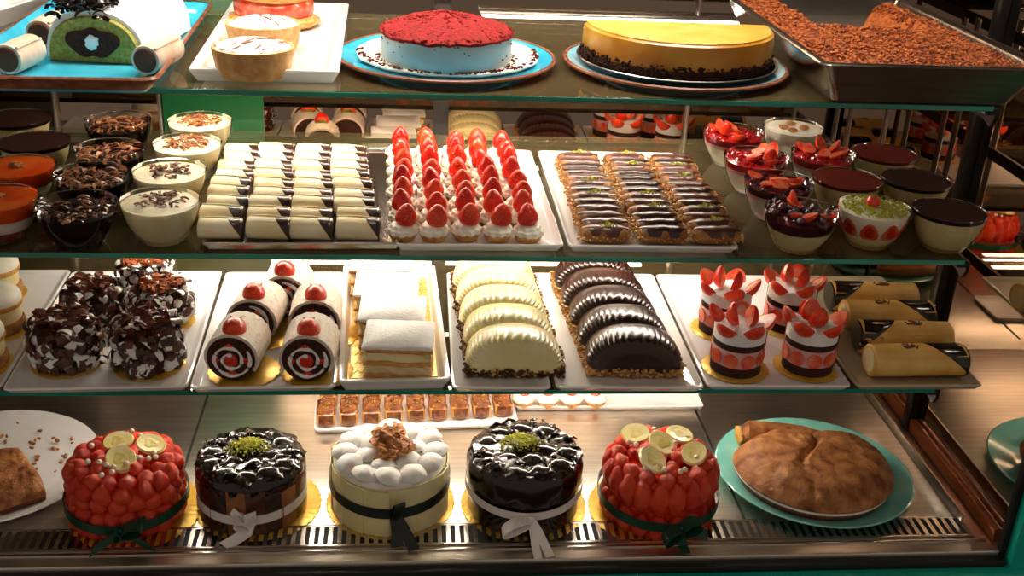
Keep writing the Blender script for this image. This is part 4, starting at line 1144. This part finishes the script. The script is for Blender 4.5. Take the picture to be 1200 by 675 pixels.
# chocolate cakes
def choc_cake(label, loc, R, H, seed, panels):
    t = thing('chocolate_cake', label, 'cake', loc); t['group'] = G5; r = random.Random(seed)
    b = MB(); b.lathe([(0, 0), (R - .002, 0), (R, .003), (R, H - .012), (R - .006, H - .004), (0, H - .002)], 72, rm=lambda a, k: 1 + (.008*math.sin(9*a + seed) if k in (2, 3) else 0)); b.build('cake_body', M['choc_brown' if panels else 'choc_dark'], t)
    if panels:
        for k in range(18):
            a0 = 2*PI*k/18 + r.uniform(-.03, .03); b = MB(); hh = H*r.uniform(.72, .86); wd = .0150*r.uniform(.9, 1.05)
            b.M = TR((R+.0022)*math.cos(a0), (R+.0022)*math.sin(a0), 0, a0 + PI/2 + r.uniform(-.06, .06))
            b.box((0, 0, hh/2 + .001), (wd*1.9, .0026, hh), .0008); b.build('chocolate_panel', M['choc_tan' if k % 3 == 1 else 'choc_brown' if k % 3 else 'choc'], t)
    pr = None
    lumps = [(R*.74*math.cos(2*PI*k/11 + seed), R*.74*math.sin(2*PI*k/11 + seed), .021) for k in range(11)] + [(R*.36*math.cos(2*PI*k/5), R*.36*math.sin(2*PI*k/5), .020) for k in range(5)]
    for x, y, q in lumps:
        if pr is None:
            b = MB(); b.blob((0, 0, 0), (.0225, .0215, .0105), .34, 2.6, 3); pr = b.build('glazed_puff', M['choc_dark'], t); o = pr
        else: o = pr.copy(); COL.objects.link(o); o.parent = t
        o.location = (x, y, H - .002 + r.uniform(-.002, .002)); o.rotation_euler = (0, 0, r.uniform(0, 6.3))
    # glaze running over the puffs and the edge
    b = MB(); n = 120; rings = []
    for k, (q, z) in enumerate(((R + .0022, H*.60), (R + .0036, H*.66), (R + .0036, H - .010), (R + .001, H - .002), (R*.93, H + .004), (R*.7, H + .005), (R*.4, H + .005), (.002, H + .005))):
        ring = []
        for i in range(n):
            a = 2*PI*i/n
            dz = (.012*noise.noise(Vector((math.cos(a)*3.5, math.sin(a)*3.5, seed))) - (.006*max(0, math.sin(a*13 + seed))**4)) if k < 2 else 0
            if panels and k < 2: dz += H*.16
            w = q*(1 + (.012*math.sin(a*17) if 1 < k < 5 else 0))
            ring.append((w*math.cos(a), w*math.sin(a), z + dz + (.003*noise.noise(Vector((w*60*math.cos(a), w*60*math.sin(a), 2))) if k > 3 else 0)))
        rings.append(ring)
    b.loft(rings, cap0=False)
    for k in range(24):                     # folded ripples of glaze
        a = r.uniform(0, 6.3); q = R*r.uniform(.5, .9); a2 = r.uniform(0, 6.3); L = r.uniform(.010, .018)
        p0 = Vector((q*math.cos(a), q*math.sin(a), H + .0085)); d = Vector((math.cos(a2), math.sin(a2), 0))*L
        b.tube([p0 - d - Vector((0, 0, .006)), p0 - d*.5 - Vector((0, 0, .001)), p0 + Vector((d.y*.3, -d.x*.3, 0)), p0 + d*.5 - Vector((0, 0, .001)), p0 + d - Vector((0, 0, .006))], [.001, .0022, .0026, .0022, .001], 7)
    b.build('chocolate_glaze', M['choc_dark'], t)
    b = MB(); pts = []
    for k in range(420):
        x, y = r.gauss(0, .014), r.gauss(.004, .012); pts.append((x - .004, y + .006, H + .0155 - (x*x + y*y)*10 + r.uniform(0, .003)))
    b.chips(pts, .0022, r); b.build('pistachio_crumbs', M['pistachio'], t)
    return t
c = at(297, 592, 0)
board('gold round board under the chocolate cake with brown panels', c.x + .008, c.y + .002, dk, .0915, 'gold boards on the bottom deck', 44)
t = choc_cake('chocolate cake with brown side panels, pistachio crumbs and loose white ribbon tail', (c.x, c.y, dk + .0023), .0765, .086, 3, True)
b = MB(); band(b, .0805, lambda a: .032 + .004*math.sin(a), .0145); rb = b.build('ribbon', M['ribbon_white'], t)
bow(rb, .082, .028, -PI/2 + .08, [(.1, .98, .022, .008), (-.85, .5, .024, .006)], [([(-.024, .000, .020), (-.012, .006, .010), (0, .006, 0)], (.003, 0, .005)), ([(0, .005, 0), (-.004, .010, -.010), (-.012, .013, -.015), (-.026, .018, -.021), (-.036, .022, -.024)], (.0065, 0, -.0065))], .016, 'ribbon_white', .009)
c = at(612, 592, 0)
board('gold round board under the darkest chocolate cake with white bow', c.x + .002, c.y + .002, dk, .0945, 'gold boards on the bottom deck', 44)
t = choc_cake('glossy black chocolate cake with pistachio crumbs and white tied bow', (c.x, c.y, dk + .0023), .084, .096, 5, False)
b = MB(); band(b, .0885, lambda a: .048 + .007*math.sin(a), .0125); rb = b.build('ribbon', M['ribbon_white'], t)
bow(rb, .090, .040, -PI/2 + .02, [(-.96, -.30, .044, .007)], [([(0, .004, 0), (.004, .012, -.016), (.006, .024, -.032), (.008, .044, -.0395)], (.006, 0, .0)), ([(0, .004, 0), (.010, .012, -.014), (.019, .024, -.030), (.026, .040, -.0395)], (.006, 0, .002))], .0135, 'ribbon_white')

# white chocolate meringue cake
c = at(457, 589, 0); R, H = .0865, .083
board('gold round board under the white walnut cake', c.x + .001, c.y + .002, dk, .0955, 'gold boards on the bottom deck', 44)
t = thing('white_chocolate_cake', 'white chocolate cake with cream puffs, walnuts and black green ribbon', 'cake', (c.x, c.y, dk + .0023)); t['group'] = G5
r = random.Random(21)
b = MB(); b.lathe([(0, 0), (R - .003, 0), (R - .002, .003), (R - .002, H - .004), (0, H - .002)], 72); b.build('cake_body', M['custard'], t)
for k in range(14):
    a0 = 2*PI*k/14; b = MB(); n = 8; w = .235; hh = H*r.uniform(.93, 1.03)
    o_, i_ = [], []
    rings = []
    for i in range(n + 1):
        a = a0 - w + 2*w*i/n; q = R - .0008 + .0022*i/n; cc, ss = math.cos(a), math.sin(a)
        rings.append([(q*cc, q*ss, .001), ((q + .002)*cc, (q + .002)*ss, .001), ((q + .002)*cc, (q + .002)*ss, hh), (q*cc, q*ss, hh)])
    b.loft(rings); b.build('white_chocolate_panel', M['ivory_choc'], t)
b = MB(); b.lathe([(R - .002, H - .006), (R*.9, H + .002), (R*.5, H + .005), (0, H + .005)], 60); b.build('cream_top', M['white_cream'], t)
pr = []
for v in range(2):
    b = MB(); b.lathe([(0, -.006), (.016, -.006), (.0205, 0), (.0185, .005), (.0125, .0090), (.006, .0112), (0, .0118)], 30, rm=lambda a, k: 1 + .05*math.sin(5*a + k*.9 + v)); pr.append(b)
mp = [None, None]
sp_ = [(R*.78*math.cos(2*PI*k/12), R*.78*math.sin(2*PI*k/12)) for k in range(12)] + [(R*.42*math.cos(2*PI*k/6 + .3), R*.42*math.sin(2*PI*k/6 + .3)) for k in range(6)]
for i, (x, y) in enumerate(sp_):
    v = i % 2
    if mp[v] is None: mp[v] = pr[v].build('cream_puff', M['white_cream'], t); o = mp[v]
    else: o = mp[v].copy(); COL.objects.link(o); o.parent = t
    o.location = (x, y, H + .006 + r.uniform(-.002, .002)); o.rotation_euler = (r.uniform(-.25, .25), r.uniform(-.25, .25), r.uniform(0, 6.3))
wp = None
for k in range(16):
    q = .034*math.sqrt(r.random()); a = r.uniform(0, 6.3)
    if wp is None:
        b = MB(); b.blob((0, 0, 0), (.0165, .0115, .008), .6, 2.4, 3, seed=2); wp = b.build('walnut_piece', M['walnut'], t); o = wp
    else: o = wp.copy(); COL.objects.link(o); o.parent = t
    o.location = (q*math.cos(a) - .004, q*math.sin(a) + .006, H + .017 + .016*(1 - q/.034)); o.rotation_euler = (r.uniform(-.7, .7), r.uniform(-.7, .7), r.uniform(0, 6.3))
b = MB(); band(b, R + .0035, lambda a: .048 + .006*math.sin(a), .0165); rb = b.build('ribbon', M['ribbon_black'], t)
bow(rb, R + .004, .042, -PI/2 + .10, [(.22, .97, .026, .008)], [([(0, .004, 0), (.002, .008, -.014), (.002, .014, -.026), (.000, .026, -.038)], (.009, 0, 0)), ([(0, .004, 0), (.010, .010, -.016), (.018, .020, -.030), (.024, .036, -.039)], (.008, 0, .002))], .016, 'ribbon_black', .0075)

# ---- plate with the brown pastry at right
pc = at(952, 553, .012)
plate('pale turquoise plate under the big brown pastry on the bottom deck', pc.x, pc.y, dk, .158, 'aqua', None, .018)
def pastry(name, label, loc, rz, out, H, crease=None, nseg=160, m='crust', cream=True, cm='white_cream'):
    t = thing(name, label, 'pastry', loc, rz)
    def ring(k, z, wob=0.0, top=False):
        o = []
        for i in range(nseg):
            a = 2*PI*i/nseg; R = out(a)*k; x, y = R*math.cos(a), R*math.sin(a); zz = z
            if top:
                zz = H*(1 - .5*k**6) + .0050*noise.noise(Vector((x*30, y*30, 1))) + .0026*noise.noise(Vector((x*90, y*70, 4))) + .0012*noise.noise(Vector((x*230, y*160, 7)))
                if crease: zz -= crease(x, y)
            o.append((x, y, zz))
        return o
    b = MB(); b.loft([ring(.84, 0), ring(.93, .005), ring(.98, H*.26), ring(.95, H*.32)]); b.build('pastry_base', M['crust_dark'], t)
    b = MB(); b.loft([ring(.93, H*.28), ring(.985, H*.31), ring(.985, H*.38), ring(.93, H*.43)]); b.build('cream_layer', M[cm], t)
    b = MB(); b.loft([ring(.95, H*.42), ring(1.0, H*.40), ring(1.01, H*.46)] + [ring(k, 0, 0, True) for k in (.99, .965, .93, .89, .84, .79, .74, .68, .62, .56, .5, .44, .38, .32, .26, .2, .14, .08, .02)]); b.build('pastry_crust', M[m], t)
    return t
def outl(a):
    r0 = .126*(1 - .10*math.cos(2*a)*0)
    y = math.sin(a); x = math.cos(a)
    k = 1 - .03*math.cos(a - .3)
    if y > 0: k *= 1 - .34*y**1.5*(1 if x < .35 else max(0, 1 - (x - .35)*1.6))
    return r0*k
pastry('stuffed_pastry', 'big wrinkled brown pastry with cream layer on turquoise plate', (pc.x - .006, pc.y - .014, dk + .0070), -.10, outl, .060,
       crease=lambda x, y: .012*math.exp(-((x + .010 - y*.25 - .010*math.sin(y*45))/.006)**2)*(1 if y > -.02 else .4))
t = thing('pastry_slice', 'leftover curved slice of brown pastry behind the big pastry', 'pastry', (pc.x - .022, pc.y + .090, dk + .0085), .0)
def arc_sec(k, n=12):
    f = k/12; x = -.075 + .145*f; y = .010*math.sin(f*PI) + .0; w = .024*(1 - .6*f**2)*(.75 if k == 0 else 1); h = .040*(1 - .45*f)*(.75 if k == 0 else 1)
    return [(x + .004*math.cos(u), y + w*math.cos(u), max(-.001, h/2 + h/2*math.sin(u)) + .002*noise.noise(Vector((x*60, math.cos(u)*3, math.sin(u)*3)))) for u in [2*PI*i/20 for i in range(20)]]
b = MB(); b.loft([arc_sec(k) for k in range(13)]); b.build('pastry_crust', M['crust'], t)
b = MB(); b.blob((-.078, .0, .017), (.004, .019, .015), .25, 3, 3); b.build('cream_filling', M['sponge'], t)

# ---- white plate with wedge at left
pc = at(-12, 548, .01)
plate('large white plate with pastry crumbs at bottom left', pc.x, pc.y, dk, .162, 'porcelain', None, .016)
def wedge(a): 
    pts = [(-.13, .04), (-.02, .072), (.035, -.005), (.054, -.045), (.0, -.082), (-.13, -.095)]
    best = .05; c_, s_ = math.cos(a), math.sin(a); res = None
    for (x0, y0), (x1, y1) in zip(pts, pts[1:] + pts[:1]):
        ex, ey = x1 - x0, y1 - y0; den = c_*ey - s_*ex
        if abs(den) < 1e-9: continue
        tt = (x0*ey - y0*ex)/den; ss = (x0*s_ - y0*c_)/den
        if tt > 0 and -1e-6 <= ss <= 1 + 1e-6: res = tt if res is None else min(res, tt)
    return res or best
w = at(22, 562, .02)
pastry('pastry_slice', 'brown pastry wedge on the white plate at the left edge', (w.x, w.y, dk + .0058), 0.0, wedge, .040, cm='caramel')
b = MB(); r = random.Random(31); pts = []
for k in range(46):
    a = r.uniform(-.2, 1.9); q = r.uniform(.03, .13); pts.append((q*math.cos(a), q*math.sin(a), .0068 + (.004 if q > .1 else 0)))
b.chips(pts, .0040, r)
o = b.build('pastry_crumbs', M['crust']); o.location = (pc.x, pc.y, dk); tag(o, 'brown pastry crumbs scattered on the large white plate', 'crumbs', kind='stuff')

# ---- small trays at the back of the deck
p0 = at(367, 508, .005); p1 = at(603, 494, .005)
tray('serving_tray', 'white tray of glazed caramel pastries behind the white walnut cake', 'tray', (p0.x + p1.x)/2, p0.y + .085, (p1 - p0).length + .004, .15, dk, rz=.045, h=.010, rim=.004, flare=.005)
p2 = at(604, 481, .005); p3 = at(826, 481, .005)
tray('serving_tray', 'white tray of four small tarts at back of the deck', 'tray', (p2.x + p3.x)/2, p2.y + .06, (p3 - p2).length, .115, dk, rz=.0, h=.010, rim=.004, flare=.005)
def build_cara():
    t = thing('caramel_pastry', 'pastry', 'pastry')
    b = MB(); b.box((0, 0, .012), (.0310, .058, .024), .006, seg=3); b.build('pastry_body', M['choux'], t)
    b = MB(); rings = []
    for k in range(9):
        y = -.0295 + .059*k/8; e = .55 if k in (0, 8) else 1
        rings.append([(.0152*e*math.cos(u) + .0008*math.sin(k*1.4), y, .0225 + .0050*e*math.sin(u) - (.003 if e < 1 else 0)) for u in [2*PI*i/14 for i in range(14)]])
    b.loft(rings); b.box((0, -.0292, .014), (.024, .003, .018), .001); b.blob((0, -.030, .006), (.009, .002, .005), .4, 3, 2); b.build('caramel_glaze', M['caramel'], t)
    b = MB(); b.chips([(R_.gauss(0, .005), R_.gauss(0, .014), .0268) for k in range(14)], .0014, R_); b.build('pistachio_crumbs', M['pistachio'], t)
    return t
P = Proto(build_cara())
for k in range(9):
    f = (k + .5)/9; p = p0.lerp(p1, f)
    P.put((p.x, p.y + .044, dk + .0052), .045, 'caramel glazed pastry on the deck tray, ' + ['leftmost in front row', 'second from left in front row', 'third from left in front row', 'fourth from left in front row', 'middle one in front row', 'fourth from right in front row', 'third from right in front row', 'second from right in front row', 'rightmost in front row'][k], 'caramel glazed pastries')
for k in range(9):
    f = (k + .5)/9; p = p0.lerp(p1, f)
    P.put((p.x, p.y + .106, dk + .0052), .045, 'caramel glazed pastry in the back row, ' + ['leftmost', 'second from left', 'third from left', 'fourth from left', 'middle one', 'fourth from right', 'third from right', 'second from right', 'rightmost'][k], 'caramel glazed pastries')
def build_mini():
    t = thing('mini_tart', 'tart', 'tart')
    b = MB(); b.lathe([(0, 0), (.015, 0), (.019, .010), (.018, .011), (0, .010)], 30, rm=lambda a, k: 1 + .03*math.cos(14*a)); b.build('pastry_case', M['pastry_shell'], t)
    b = MB(); b.lathe([(.018, .010), (.020, .013), (.018, .018), (.012, .022), (0, .023)], 40, rm=lambda a, k: 1 + .05*math.cos(9*a + k)); b.build('cream_swirl', M['cream'], t)
    b = MB(); b.lathe([(0, .0225), (.009, .0225), (.010, .024), (.008, .026), (0, .0265)], 24, rm=lambda a, k: 1 + .1*math.cos(a)); b.build('strawberry_slice', M['berry_bright'], t)
    return t
P = Proto(build_mini())
for i, px in enumerate((613, 641, 669, 697)):
    p = at(px, 474, .006); P.put((p.x, p.y, dk + .0052), i, 'small cream tart with strawberry slice, ' + ['leftmost', 'second from left', 'third from left', 'rightmost'][i] + ' of four', 'small tarts at back of the deck')

# ================================================================== camera, world, view
cd = bpy.data.cameras.new('camera'); co = bpy.data.objects.new('camera', cd); COL.objects.link(co)
cd.sensor_fit = 'HORIZONTAL'; cd.sensor_width = 36; cd.lens = 36*F/1200; cd.clip_start = .05
# columns: camera right, up, back in world axes
rt = Vector((xv.x, dv.x, zv.x)); up = Vector((xv.y, dv.y, zv.y)); bk = Vector((xv.z, dv.z, zv.z))
m = Matrix((rt, up, bk)).transposed().to_4x4(); m.translation = CAM
co.matrix_world = m
scn.camera = co
w = bpy.data.worlds.new('world'); scn.world = w; w.use_nodes = True
w.node_tree.nodes['Background'].inputs[0].default_value = hx('#F0DCC8'); w.node_tree.nodes['Background'].inputs[1].default_value = .22
def area(name, loc, size, sy, power, rot, col=(1, .95, .88)):
    l = bpy.data.lights.new(name, 'AREA'); l.shape = 'RECTANGLE'; l.size = size; l.size_y = sy; l.energy = power; l.color = col
    o = bpy.data.objects.new(name, l); COL.objects.link(o); o.location = loc; o.rotation_euler = rot; return o
scn.view_settings.view_transform = 'Standard'
scn.view_settings.look = 'None'
scn.view_settings.exposure = 0.38
scn.view_settings.gamma = 1.0
scn.view_settings.use_curve_mapping = False
scn.cycles.transparent_max_bounces = 24
scn.cycles.max_bounces = 10
